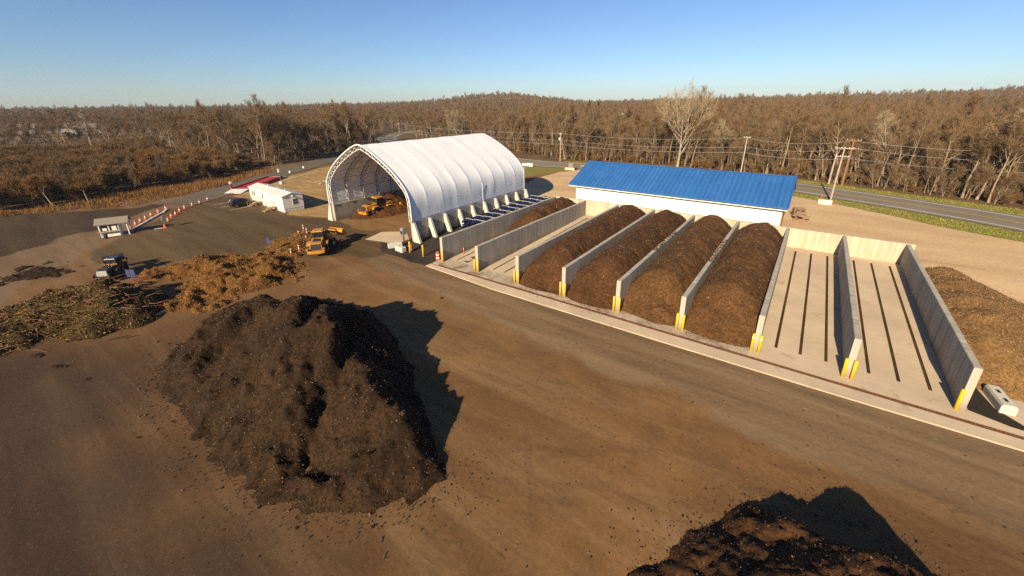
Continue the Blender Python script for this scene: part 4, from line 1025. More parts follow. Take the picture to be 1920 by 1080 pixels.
mb = MB(); mb.lathe([(.3, 0), (.3, .08), (.2, .1), (.12, .5), (.1, .52)], n=10); mb.box((0, 0, .03), (.7, .7, .06)); obj('base', mb, M['orange'], sg)
mb = MB(); mb.tube([(0, 0, .4), (0, 0, 1.75)], .035, 6); obj('post', mb, M['grey_metal'], sg)
mb = MB(); mb.lathe([(.5, -.012), (.5, .012)], (0, .05, 0), 8, 'y'); mb.v = [(a * math.cos(.39) - c * math.sin(.39), b, a * math.sin(.39) + c * math.cos(.39) + 1.35) for a, b, c in mb.v]; obj('sign_plate', mb, M['trailer_roof'], sg)
# truck scale
ws = thing('truck_scale', 'long red truck scale deck with white concrete ramps beside the access road', 'truck scale', (-70.95, 11.3, 0), math.atan2(16.1, -12.9))
mb = MB(); mb.bx(-7.6, 7.6, -1.75, 1.75, .12, .42)
for k in range(19): mb.bx(-7.55 + k * .84, -7.5 + k * .84, -1.75, 1.75, .42, .43)
obj('deck', mb, M['red'], ws)
for s in (-1, 1):
    mb = MB(); mb.bx(-7.6, 7.6, s * 1.78 - .07, s * 1.78 + .07, .05, .66); obj('side_rail', mb, M['red'], ws)
    mb = MB(); q = s * 7.62; e = s * 10.6
    P = [(q, -1.8, -.1), (e, -1.8, -.1), (e, 1.8, -.1), (q, 1.8, -.1), (q, -1.8, .42), (e, -1.8, .05), (e, 1.8, .05), (q, 1.8, .42)]
    if s < 0: P = [P[1], P[0], P[3], P[2], P[5], P[4], P[7], P[6]]
    mb.hexa(P); obj('ramp', mb, M['line_white'], ws)
ki = thing('ticket_kiosk', 'red post kiosk with a white box at the near end of the truck scale', 'kiosk', (-68.4, 4.6, 0))
mb = MB(); mb.box((0, 0, .7), (.34, .34, 1.4)); obj('post', mb, M['red'], ki)
mb = MB(); mb.box((0, 0, 1.62), (.55, .45, .45)); obj('ticket_box', mb, M['white'], ki, False, .03)
kp = thing('scale_light_pole', 'thin dark red pole with a small white signal box beside the truck scale', 'signal pole', (-66.7, 14.2, 0))
mb = MB(); mb.lathe([(.35, 0), (.35, .5), (.12, .6)], n=10); obj('base', mb, M['white'], kp)
mb = MB(); mb.tube([(0, 0, .4), (0, 0, 5.2)], .07, 6); obj('pole', mb, M['pole_brown'], kp)
mb = MB(); mb.box((0, 0, 3.1), (.4, .4, .75)); obj('signal_box', mb, M['white'], kp)
# small white posts by the access road
for i, (a, b, t_) in enumerate(((-86.5, 30.2, 'upper'), (-81.2, 23.6, 'lower'))):
    o = thing('marker_post', '%s of the two small white marker posts beside the far access road' % t_, 'marker post', (a, b, 0)); mb = MB(); mb.lathe([(.3, 0), (.28, .45), (.1, .6)], n=8); obj('post_body', mb, M['white'], o)
    mb = MB(); mb.lathe([(.10, .58), (.10, .8)], n=8); obj('cap', mb, M['grey_metal'], o)
rk = random.Random(12)
def rock_mb(r, seed):
    m_ = MB(); rr = random.Random(seed); n = 8
    for st in (0, 1, 2, 3):
        pass
    prof = [(.55, -.3), (.95, 0), (.85, .35), (.35, .6)]
    m_.lathe([(a * r, b * r) for a, b in prof], n=n); m_.v = [(x_ * rr.uniform(.75, 1.25), y_ * rr.uniform(.75, 1.25), z_ * rr.uniform(.8, 1.2)) for x_, y_, z_ in m_.v]; return m_
M['rock'] = plain('pale_rock', (.42, .36, .27), .9, .25, 4)
rocks = [(-59.5 + rk.uniform(-2.4, 2.4), 20.2 + rk.uniform(-1.6, 2.2)) for _ in range(9)]
for i, (a, b) in enumerate(rocks):
    o = obj('rock', rock_mb(rk.uniform(.2, .45), i), M['rock']); o.location = (a, b, .05); tag(o, 'pale rock in the loose row on the gravel pad left of the hoop building', 'rock', 'pale rocks on the gravel pad')
# blocks and barrel by the hoop building
def conc_block(label, loc, rz, d, knob=True):
    t = thing('concrete_block', label, 'concrete block', loc, rz)
    mb = MB(); mb.box((0, 0, d[2] / 2), d); obj('block_body', mb, M['concrete_pale'], t, False, .06)
    mb = MB()
    for q in (-.25, .25): mb.lathe([(.10, d[2] - .01), (.08, d[2] + .06)], (q * d[0], 0, 0), 10)
    obj('lifting_knob', mb, M['concrete_pale'] if knob else M['black'], t)
    return t
conc_block('long pale concrete block lying left of the other beside the hoop corner', (-8.75, .15, 0), R(62), (1.75, .6, .6))
conc_block('pale concrete block nearest the two yellow bollards on the black patch', (-6.95, -.45, 0), R(-5), (1.5, .65, .65))
t = thing('concrete_block', 'large white concrete block with two holes at the far right by the mulch', 'concrete block', (44.3, 1.9, .06), R(97)); t.scale = (.84,) * 3
mb = MB(); mb.prism([(-.42, 0), (.42, 0), (.42, .55), (.32, .72), (-.32, .72), (-.42, .55)], -1.25, 1.25, 'x'); obj('block_body', mb, M['concrete_pale'], t, False, .04)
mb = MB()
for q in (-.55, .5): mb.box((q, 0, .722), (.42, .2, .012))
obj('lifting_slot', mb, M['black'], t)
br = thing('drum_barrel', 'orange and white traffic drum beside the first bin wall', 'traffic drum', (-.98, .12, .0))
mb = MB(); mb.lathe([(.30, 0), (.30, .06), (.24, .08), (.235, .35), (.225, .38), (.215, .7), (.2, .95), (.1, 1.0)], n=16); obj('drum_body', mb, M['orange'], br)
for zq in (.22, .60):
    mb = MB(); mb.lathe([(.243, zq), (.236, zq + .14)], n=16); obj('reflective_band', mb, M['offwhite'], br)
br2 = dup(br, (-5.95, .32, 0), 1, 'orange and white traffic drum half hidden behind the bollard at the hoop corner')
dl = thing('delineator', 'thin red delineator post standing inside the first bin', 'delineator post', (-.1 + .35, 3.2, .1))
mb = MB(); mb.lathe([(.14, 0), (.14, .05), (.05, .07), (.045, .78), (.03, .8)], n=10); obj('post', mb, M['orange'], dl)
mb = MB(); mb.lathe([(.052, .55), (.052, .66)], n=10); obj('reflective_band', mb, M['white'], dl)
# white cabinet at hoop corner
cbn = thing('electric_cabinet', 'pale electric cabinet and conduit at the right front corner of the hoop building', 'cabinet', (-9.35, 2.25, .05))
mb = MB(); mb.bx(-.5, .05, -.25, .35, 1.0, 1.9); obj('cabinet_body', mb, M['grey_metal'], cbn, False, .03)
mb = MB(); mb.bx(-.45, .0, -.29, -.251, 1.05, 1.5); obj('cabinet_door', mb, M['machine_slate'], cbn)
mb = MB(); mb.tube([(-.3, 0, 0), (-.3, 0, 1.0)], .06, 6); mb.tube([(-.05, 0, 0), (-.05, 0, 1.0)], .04, 6); obj('conduit', mb, M['black'], cbn)

# ------------------------------------------------------------------ blue pipe bundles
def pipe_bundle(seed, L):
    rr = random.Random(seed); mb = MB(); st = MB(); nrow, nc = 6, 6; r = .105
    for i in range(nrow):
        for j in range(nc - (i % 2)):
            xx = (j - (nc - 1) / 2 + (.5 if i % 2 else 0)) * r * 2.05; zz_ = .12 + r + i * r * 1.8
            a = -L / 2 + rr.uniform(-.35, .35); b = L / 2 + rr.uniform(-.35, .35); e = rr.uniform(-.05, .05)
            mb.tube([(xx + rr.uniform(-.04, .04), a, zz_), (xx + e, 0, zz_ + rr.uniform(-.02, .02)), (xx - e + rr.uniform(-.04, .04), b, zz_)], r * rr.uniform(.9, 1.0), 8)
    return mb
pb0 = None; kb = 0
for row in range(3):
    for c in range(4):
        if pb0 is None:
            pb0 = thing('pipe_bundle', 'x', 'pipe bundle'); obj('pipes', pipe_bundle(1, 6.0), M['pipeblue'], pb0)
            for q in (-2.2, 0, 2.2):
                mb = MB(); mb.bx(-.68, .68, q - .04, q + .04, .10, .13); mb.bx(-.68, .68, q - .04, q + .04, 1.33, 1.36); mb.bx(-.70, -.68, q - .04, q + .04, .10, 1.36); mb.bx(.68, .70, q - .04, q + .04, .10, 1.36)
                obj('strap', mb, M['line_white'], pb0)
            mb = MB(); [mb.bx(-.7, .7, q - .06, q + .06, 0, .11) for q in (-2.0, 2.0)]; obj('dunnage', mb, M['wood'], pb0); b_ = pb0
        else: b_ = dup(pb0, (0, 0, 0))
        xx = -5.85 + c * 1.42; yy = 13.6 + row * 6.15 + random.uniform(-.2, .2)
        b_.location = (xx, yy, H1(xx, yy)); b_.rotation_euler = (0, 0, random.uniform(-.012, .012) + (math.pi if (row + c) % 2 else 0))
        b_['label'] = 'dark blue pipe bundle, %s from the hoop wall in the %s row' % (ORD[c], ('front', 'middle', 'rear')[row]); b_['group'] = 'blue pipe bundles between hoop building and bins'

# ------------------------------------------------------------------ leaf and brush piles
M['leafbed'] = compost('leaf_bed', (.20, .088, .022), (.30, .135, .034), (.46, .23, .06), .7, 1.0)
M['brushbed'] = compost('brush_bed', (.070, .040, .013), (.115, .066, .02), (.2, .15, .06), .7, 1.0)
def leaf_pile(x, y):
    h = cones(x, y, [(-12.4, -20.3, 1.1, .5), (-13.6, -18.2, 2.1, .62), (-12.4, -16.5, 1.9, .6), (-15.2, -16.0, 2.3, .6), (-17.0, -14.3, 2.0, .6), (-12.9, -13.8, 1.8, .6), (-15.8, -12.6, 1.9, .6), (-18.6, -12.0, 1.2, .5), (-21.5, -17.2, 1.6, .55), (-22.6, -19.3, 1.3, .55), (-19.0, -15.4, 1.4, .5)], .35)
    return h * .68 - .22 + (fbm(x / 1.5, y / 1.5, 91, 3) - .5) * 1.6 + rough(x, y, 93, .3, .2, .1)
o = grid_heap('leaf_pile', -27, -7, -25, -7.5, .13, leaf_pile, [M['leafbed'], M['leaf_brown'], M['leaf_orange'], M['chip_gold'], M['chip_dark'], M['leaf_green']], 20000, (.018, .055), seed=41, chip_mi=(1, 1, 1, 2, 2, 4, 1, 1, 5))
tag(o, 'big lumpy pile of orange brown leaves between the brush pile and the loader', 'leaf pile')
def leaf_strip(x, y):
    h = cones(x, y, [(-19.6, -8.0, 1.0, .5), (-20.8, -6.7, 1.3, .55), (-22.0, -5.4, 1.1, .5), (-23.3, -4.0, .9, .5), (-18.6, -8.9, .7, .5)], .3)
    return h * .6 - .14 + (fbm(x / 1.1, y / 1.1, 95, 4) - .5) * .9
o = grid_heap('leaf_pile', -26, -16, -11, -1.5, .12, leaf_strip, [M['leafbed'], M['leaf_brown'], M['leaf_orange'], M['chip_gold'], M['leaf_green'], M['chip_dark']], 6000, (.018, .055), seed=43, chip_mi=(1, 2, 3, 4, 1, 5))
tag(o, 'low golden strip of dry leaves reaching to the red stakes left of the loader', 'leaf pile')
def brush_pile(x, y):
    h = cones(x, y, [(-13.6, -25.6, 1.9, .80), (-15.6, -25.3, 2.5, .95), (-17.8, -25.2, 2.4, .9), (-20.4, -25.6, 1.7, .75), (-17.2, -27.4, 1.8, .6), (-19.8, -28.2, 1.5, .55), (-15.4, -28, 1.2, .55), (-17.0, -30.2, 1.1, .5), (-21.2, -30, 1.1, .45), (-15.0, -31, .8, .45), (-22.8, -27.8, 1.1, .5), (-18, -32.5, .8, .45)], .2)
    return h - .12 + (fbm(x / 1.3, y / 1.3, 97, 4) - .5) * 1.2 + rough(x, y, 98, .3, .2, .1)
bp = grid_heap('brush_pile', -27, -9, -36, -19.5, .15, brush_pile, [M['brushbed'], M['leaf_green'], M['leaf_olive'], M['leaf_brown'], M['leaf_yellow'], M['chip_dark'], M['chip_tan']], 22000, (.02, .075), seed=47, chip_mi=(1, 1, 2, 2, 2, 3, 3, 5, 5, 6, 2, 6, 2))
tag(bp, 'long green and brown brush pile with branches at the left edge', 'brush pile')
rr = random.Random(5); mb = MB()
for _ in range(420):
    a = rr.uniform(-25, -12); b = rr.uniform(-33.5, -21.5); h_ = float(brush_pile(np.array([a]), np.array([b]))[0])
    if h_ < -.05: continue
    an = rr.gauss(.3, .6); L = rr.uniform(.4, 1.9); rz_ = rr.uniform(-.25, .35)
    p = Vector((a + 18, b + 27.75, h_ + .05)); d = Vector((math.cos(an), math.sin(an), rz_))
    q = p + d * L * .5 + Vector((0, 0, rr.uniform(-.05, .12))); mb.tube([p, q, p + d * L + Vector((rr.uniform(-.2, .2), rr.uniform(-.2, .2), 0))], [rr.uniform(.010, .030), .015, .006], 4, False)
obj('branches', mb, M['pole_brown'], bp)
for i, (a, b, L, an) in enumerate(((-13.9, -24.6, 2.0, 2.2), (-11.7, -22.9, 1.6, 2.0))):
    o = obj('cut_log', (lambda m_: (m_.tube([(-L / 2, 0, .12), (0, .03, .13), (L / 2, -.02, .12)], [.12, .11, .10], 10), m_)[1])(MB()), M['bark_pale']); o.location = (a, b, .25 if i == 0 else .0); o.rotation_euler.z = an
    tag(o, ('pale cut log lying high on the front of the brush pile', 'pale cut log on the dirt at the right end of the brush pile')[i], 'log')
def dark_heap(x, y):
    return (fbm(x / 1.6, y / 1.1, 301, 4) - .46) * 1.2 - .05 * np.hypot((x + 35.6) * .8, (y + 28.2) * .8) ** 1.6 + .1
tag(grid_heap('mulch_scatter', -40, -31, -33, -24, .16, dark_heap, [M['compost'], M['chip_dark']], 800, (.03, .1), seed=88), 'low dark scattered mulch heap lying on the tan track at the far left edge', 'mulch scatter')
def scrap(cx, cyy, L, W_, an, seed):
    c_, s_ = math.cos(an), math.sin(an)
    def f(x, y):
        u = ((x - cx) * c_ + (y - cyy) * s_) / L; v = (-(x - cx) * s_ + (y - cyy) * c_) / W_
        return .10 + (fbm(x / .5, y / .5, seed, 4) - .5) * .45 - .26 * (u * u + v * v)
    return f
for i, (cx_, cy_, L_, W_, an_, lb_) in enumerate(((-11.3, -30.6, .9, .3, .5, 'upper thin dark smear of mulch on the dirt at the far left'), (-7.9, -29.8, 1.1, .35, .7, 'lower thin dark smear of mulch on the dirt left of the big pile'), (-4.2, -29.0, .6, .3, .4, 'small dark crumble of mulch just left of the big pile'), (6.6, -6.9, 1.0, .3, -.35, 'small dark crumble of mulch on the yard beyond the big pile'))):
    tag(grid_heap('mulch_scatter', cx_ - 1.6, cx_ + 1.6, cy_ - 1.6, cy_ + 1.6, .07, scrap(cx_, cy_, L_, W_, an_, 400 + i), [M['compost'], M['chip_dark']], 60, (.02, .05), seed=90 + i), lb_, 'mulch scatter')
# fallen branch marks on the dirt
for i, (a, b, L) in enumerate(((-9.2, -26.3, 1.3), (39.4, -13.6, .0))):
    if L == 0: continue
    o = obj('fallen_branch', (lambda m_: (m_.tube([(-.9, 0, .05), (-.2, .1, .08), (.3, 0, .06), (1.0, .12, .05)], [.05, .045, .04, .02], 6), m_.tube([(-.2, .1, .08), (.3, .4, .06)], [.03, .015], 5), m_)[2])(MB()), M['chip_dark']); o.location = (a, b, .0); o.rotation_euler.z = .9
    tag(o, 'dark broken branch lying alone on the dirt below the brush pile', 'branch')
def ground_scraps(name, n, box, size, mats, label, cat, seed):
    rg = random.Random(seed); m_ = MB()
    for _ in range(n):
        a, b = rg.uniform(box[0], box[1]), rg.uniform(box[2], box[3]); zz_ = H1(a, b) + .03; s_ = rg.uniform(*size); an = rg.uniform(0, 6.3)
        m_.box((a, b, zz_), (s_, s_ * rg.uniform(.25, .9), s_ * .3), an, rg.uniform(-.2, .2), mi=rg.randrange(len(mats)))
    return stuff(obj(name, m_, mats), label, cat)
ground_scraps('yard_litter', 1100, (-14, 40, -30, -3), (.02, .07), [M['chip_dark'], M['chip_tan'], M['chip_dark'], M['chip_dark'], M['chip_tan'], M['chip_gold']], 'small wood chips and clods scattered over the dirt yard', 'litter', 8)
def foot_scraps(name, n, line, spread, mats, label, seed):
    rg = random.Random(seed); m_ = MB(); seg = [math.dist(a, b) for a, b in zip(line[:-1], line[1:])]
    for _ in range(n):
        k = rg.choices(range(len(seg)), seg)[0]; t_ = rg.random(); a = line[k][0] + (line[k + 1][0] - line[k][0]) * t_; b = line[k][1] + (line[k + 1][1] - line[k][1]) * t_
        a += rg.gauss(0, spread) * (1 + abs(rg.gauss(0, .7))); b += rg.gauss(0, spread) * (1 + abs(rg.gauss(0, .7))); s_ = rg.uniform(.012, .038) * (1 + 1.2 * (rg.random() < .06))
        m_.box((a, b, H1(a, b) + .025), (s_ * 1.4, s_, s_ * .8), rg.uniform(0, 6.3), rg.uniform(-.3, .3), mi=rg.randrange(len(mats)))
    return stuff(obj(name, m_, mats), label, 'litter')
foot_scraps('pile_litter', 1500, [(-5.5, -17.8), (-6.4, -21.6), (-1.6, -26.6), (6, -27.0), (15.2, -26.9), (20.4, -23.8), (22, -19.8)], .55, [M['compost'], M['chip_dark'], M['compost'], M['chip_tan']], 'dark crumbs scattered round the foot of the big compost pile', 9)
foot_scraps('pile_litter', 500, [(30.0, -19.5), (31.2, -16.4), (33, -13.4), (36, -12.0), (38.8, -12.2), (40.5, -15)], .4, [M['compost'], M['chip_dark'], M['chip_tan']], 'dark crumbs scattered round the foot of the cut off pile at the lower right', 19)
foot_scraps('pile_litter', 1600, [(9.5, -.8), (13.5, -.95), (18.5, -.75), (24, -.55), (29.5, -.55), (31.4, -.3)], .38, [M['compost_mid'], M['chip_dark'], M['chip_tan']], 'brown crumbs spilled from the windrows over the concrete apron', 29)
# red stakes, blue signs
stk = None
for i, (a, b, h_, lb) in enumerate(((-25.6, -2.7, 1.0, 'highest in the picture, beyond the leaf strip'), (-23.5, -4.5, .9, 'at the tip of the leaf strip'), (-22.75, -3.7, 1.25, 'tall one just left of the loader cab'), (-20.85, -4.9, .8, 'beside the loader cab below the tall stake'), (-17.6, -7.6, .9, 'near the loader rear corner'), (-17.0, -8.9, .9, 'nearest the camera at the foot of the leaf strip'))):
    t = thing('tube_post', 'red and white tube post, ' + lb, 'tube post', (a, b, 0), 0, 'red and white posts round the leaf strip')
    m_ = MB(); m_.lathe([(.22, 0), (.22, .05), (.07, .08), (.055, h_), (.03, h_ + .02)], n=8); obj('tube', m_, M['orange'], t)
    m_ = MB(); m_.lathe([(.075, h_ * .35), (.07, h_ * .6)], n=8); m_.lathe([(.072, h_ * .75), (.068, h_ * .92)], n=8); obj('reflective_band', m_, M['offwhite'], t)
for i, (a, b, rz_, two, lb) in enumerate(((-21.6, -22.6, R(40), True, 'pair of blue sign panels on a stake beside the dark loader'), (-20.0, -9.9, R(35), False, 'single blue sign on a stake in the leaf pile'))):
    t = thing('stake_sign', lb, 'sign', (a, b, 0), rz_)
    m_ = MB(); m_.tube([(0, 0, 0), (0, 0, 1.75)], .035, 5); obj('stake', m_, M['pole_brown'], t)
    for q in ((-1, 1) if two else (0,)):
        m_ = MB(); m_.box((q * .24, -.05, 1.35 if two else 1.55), (.36, .03, .8 if two else .7), 0, 0, 0); obj('panel', m_, M['blue'], t)
ball = obj('pumpkin', (lambda m_: (m_.lathe([(.05, .02), (.2, .03), (.3, .16), (.27, .32), (.12, .4), (.04, .38)], n=14), m_.tube([(0, 0, .36), (.03, 0, .48)], .03, 5, mi=1), m_)[2])(MB()), [M['orange'], M['bark']], None, True); ball.location = (-10.3, -16.9, 0); ball.scale = (.62,) * 3; tag(ball, 'single orange pumpkin lying on the dirt below the leaf pile', 'pumpkin')

# ------------------------------------------------------------------ poles and wires
def upole(label, loc, h, lean=0., arms=(), mat=None, r=.14, trans=False, name='utility_pole'):
    t = thing(name, label, 'utility pole', loc)
    m_ = MB(); m_.tube([(0, 0, -.3), (lean * .5, 0, h * .5), (lean, 0, h)], [r * 1.15, r, r * .75], 8); obj('pole', m_, mat or M['pole_wood'], t)
    for (zz_, w_, an) in arms:
        m_ = MB(); m_.box((lean * zz_ / h, -.12, zz_), (w_, .12, .14), 0); a_ = obj('crossarm', m_, mat or M['pole_wood'], t)
        m_ = MB()
        for q in (-.45, -.15, .25, .45): m_.lathe([(.04, zz_ + .07), (.06, zz_ + .16), (.03, zz_ + .22)], (lean * zz_ / h + q * w_, -.12, 0), 6)
        obj('insulator', m_, M['line_white'], a_)
    if trans:
        m_ = MB(); m_.lathe([(.2, h - 2.1), (.22, h - 2.0), (.22, h - 1.4), (.1, h - 1.3)], (lean - .34, -.1, 0), 10); obj('transformer', m_, M['line_white'], t)
    return t
upole('pale utility pole with a white transformer beyond the gap between hoop building and shed', (-30.5, 80.6, .05), 8.5, 0, [(8.2, .9, 0)], trans=True)
upole('tall pale utility pole rising behind the blue roof', (19.5, 77.2, .6), 8.9, .1, [(8.7, 1.5, 0)])
upole('grey utility pole with a crossarm standing on the near verge by the white barrier block', (36.4, 57.6, .6), 9.2, .1, [(8.95, 2.6, 0), (7.6, 1.8, 0)])
upole('brown utility pole with two crossarms across the highway behind the grey one', (38.4, 76.0, .6), 9.1, .1, [(8.95, 2.4, 0), (7.3, 2.3, 0)], M['pole_brown'], .2)
upole('thick white topped stub pole across the highway left of the brown pole', (36.2, 76.2, .6), 6.2, .08, [], M['pole_wood'], .17)
upole('white utility pole on the far side of the hoop building ridge, left one', (-117, 74.5, 0), 9.0, 0, [(8.7, 1.3, 0)])
upole('thin utility pole farther back along the highway bend, right of the white one', (-123, 95.5, 0), 9, 0, [(8.7, 1.2, 0)], r=.11)
def wire(pts, sag, n=14, r=.028):
    m_ = MB()
    for a, b in zip(pts[:-1], pts[1:]):
        a = Vector(a); b = Vector(b); P = []
        for k in range(n + 1):
            t_ = k / n; p = a + (b - a) * t_; p.z -= sag * 4 * t_ * (1 - t_); P.append(p)
        m_.tube(P, r, 4, False)
    return m_
lines = [('top', 8.4, 8.6, 9.4, 9.55, .9, 0.), ('upper middle', 6.4, 6.6, 8.0, 7.6, .8, .15), ('lowest', 5.2, 5.4, 6.0, 6.0, .7, -.15)]
for nm, za, zb, zc, zd, sg_, o_ in lines:
    o = obj('power_line', wire([(-123, 95.5, za + .2), (-30.5, 80.6 + o_, za), (19.6, 77.2 + o_, zb + .6), (38.5, 76 + o_, zc), (70, 72.8, zd), (120, 48, zd)], sg_), M['wire'])
    tag(o, '%s overhead wire strung along the highway poles' % nm, 'overhead wire')
o = obj('power_line', wire([(36.4, 57.6, 8.2), (38.4, 76, 8.3)], .4), M['wire']); tag(o, 'short overhead wire crossing the highway between the grey and brown poles', 'overhead wire')
jb = thing('barrier_block', 'white concrete barrier block with orange markers at the foot of the grey pole', 'barrier block', (35.6, 54.3, .61), R(2))
m_ = MB(); m_.prism([(-.35, 0), (.35, 0), (.3, .2), (.16, .45), (.14, .75), (-.14, .75), (-.16, .45), (-.3, .2)], -.95, .95, 'x'); obj('block_body', m_, M['concrete_pale'], jb)
for q in (-.6, .98):
    m_ = MB(); m_.lathe([(.12, 0), (.12, .04), (.05, .06), (.05, .95)], (q, -.0 if q < 0 else -.1, .72 if q < 0 else 0), 8); obj('marker', m_, M['orange'], jb)
rs = thing('entrance_sign', 'low pale entrance sign with a brick base in the grass beyond the hoop building', 'sign', (-19.3, 66.2, .3), R(10))
m_ = MB(); m_.bx(-1.3, 1.3, -.35, .35, 0, .6); obj('base', m_, M['tanwall'], rs)
m_ = MB(); m_.bx(-.4, .9, -.12, .12, .6, 1.9); m_.bx(.78, .9, -.13, .13, .6, 1.95); obj('sign_panel', m_, M['roofgrey'], rs)
m_ = MB(); m_.lathe([(.25, 0), (.3, .5), (.1, .9)], (-1.5, 0, 0), 8); obj('shrub_pot', m_, M['red'], rs)
gr_ = thing('guard_rail', 'short grey guard rail beside the entrance behind the blue roof', 'guard rail', (-15.2, 70.3, .35), R(-3))
m_ = MB(); m_.bx(-3.2, 3.2, -.03, .03, .45, .75); obj('rail', m_, M['grey_metal'], gr_)
for q in (-3, -1, 1, 3):
    m_ = MB(); m_.bx(q - .06, q + .06, .04, .16, 0, .72); obj('post', m_, M['grey_metal'], gr_)
wr = thing('white_wall_sign', 'low white wall sign on the grass just right of the hoop building', 'sign', (-33.6, 67.3, 0), R(-5))
m_ = MB(); m_.bx(-1.9, -.5, -.1, .1, .1, .8); m_.bx(-.3, 1.9, -.1, .1, .1, .95); obj('panel', m_, M['white'], wr)
m_ = MB(); [m_.bx(q - .05, q + .05, -.05, .05, -.1, .2) for q in (-1.6, -.8, 0, 1.6)]; obj('post', m_, M['grey_metal'], wr)
# faraway buildings
def house(label, loc, rz_, L, W_, h_, roofm, name='house', cat='house'):
    t = thing(name, label, cat, loc, rz_)
    m_ = MB(); m_.bx(-L / 2, L / 2, -W_ / 2, W_ / 2, -1, h_); obj('wall', m_, M['white'], t)
    m_ = MB(); m_.prism([(-W_ / 2 - .4, h_), (W_ / 2 + .4, h_), (0, h_ + W_ * .3)], -L / 2 - .3, L / 2 + .3, 'x'); obj('roof', m_, roofm, t)
    m_ = MB(); [m_.bx(q * L - .6, q * L + .6, -W_ / 2 - .04, -W_ / 2, 1.2, 2.5) for q in (-.3, 0, .3)]; obj('window', m_, M['glass'], t)
    return t
def polar(az, d): return (CAM[0] + d * math.cos(R(az)), CAM[1] + d * math.sin(R(az)))
HOUSES = [(117.9, 430, 'leftmost pale house among the far trees beyond the highway'), (114.6, 450, 'pale wide house among far trees right of the dark conifers'), (111.6, 420, 'pale house among the far trees nearest the big pale tree'), (86.6, 560, 'small white house on the far slope above the right wood')]
for az_, d_, lb in HOUSES:
    p = polar(az_, d_); house(lb, (p[0], p[1], H1(*p) + 5.5), R(az_ - 90 + 12), 8, 6, 2.6, M['roofgrey'])
GH = [(176.6, 330, 16, 'nearest long white greenhouse at the far left edge'), (173.6, 390, 30, 'long white greenhouse behind the far left trees'), (170.8, 360, 14, 'short white greenhouse right of the others on the far left')]
for az_, d_, L_, lb in GH:
    p = polar(az_, d_); house(lb, (p[0], p[1], 3.5), R(az_ - 90), L_, 8, 2.2, M['roofgrey'], 'greenhouse', 'greenhouse')
for ch in [o for o in bpy.data.objects if o.name.startswith('greenhouse')]: pass
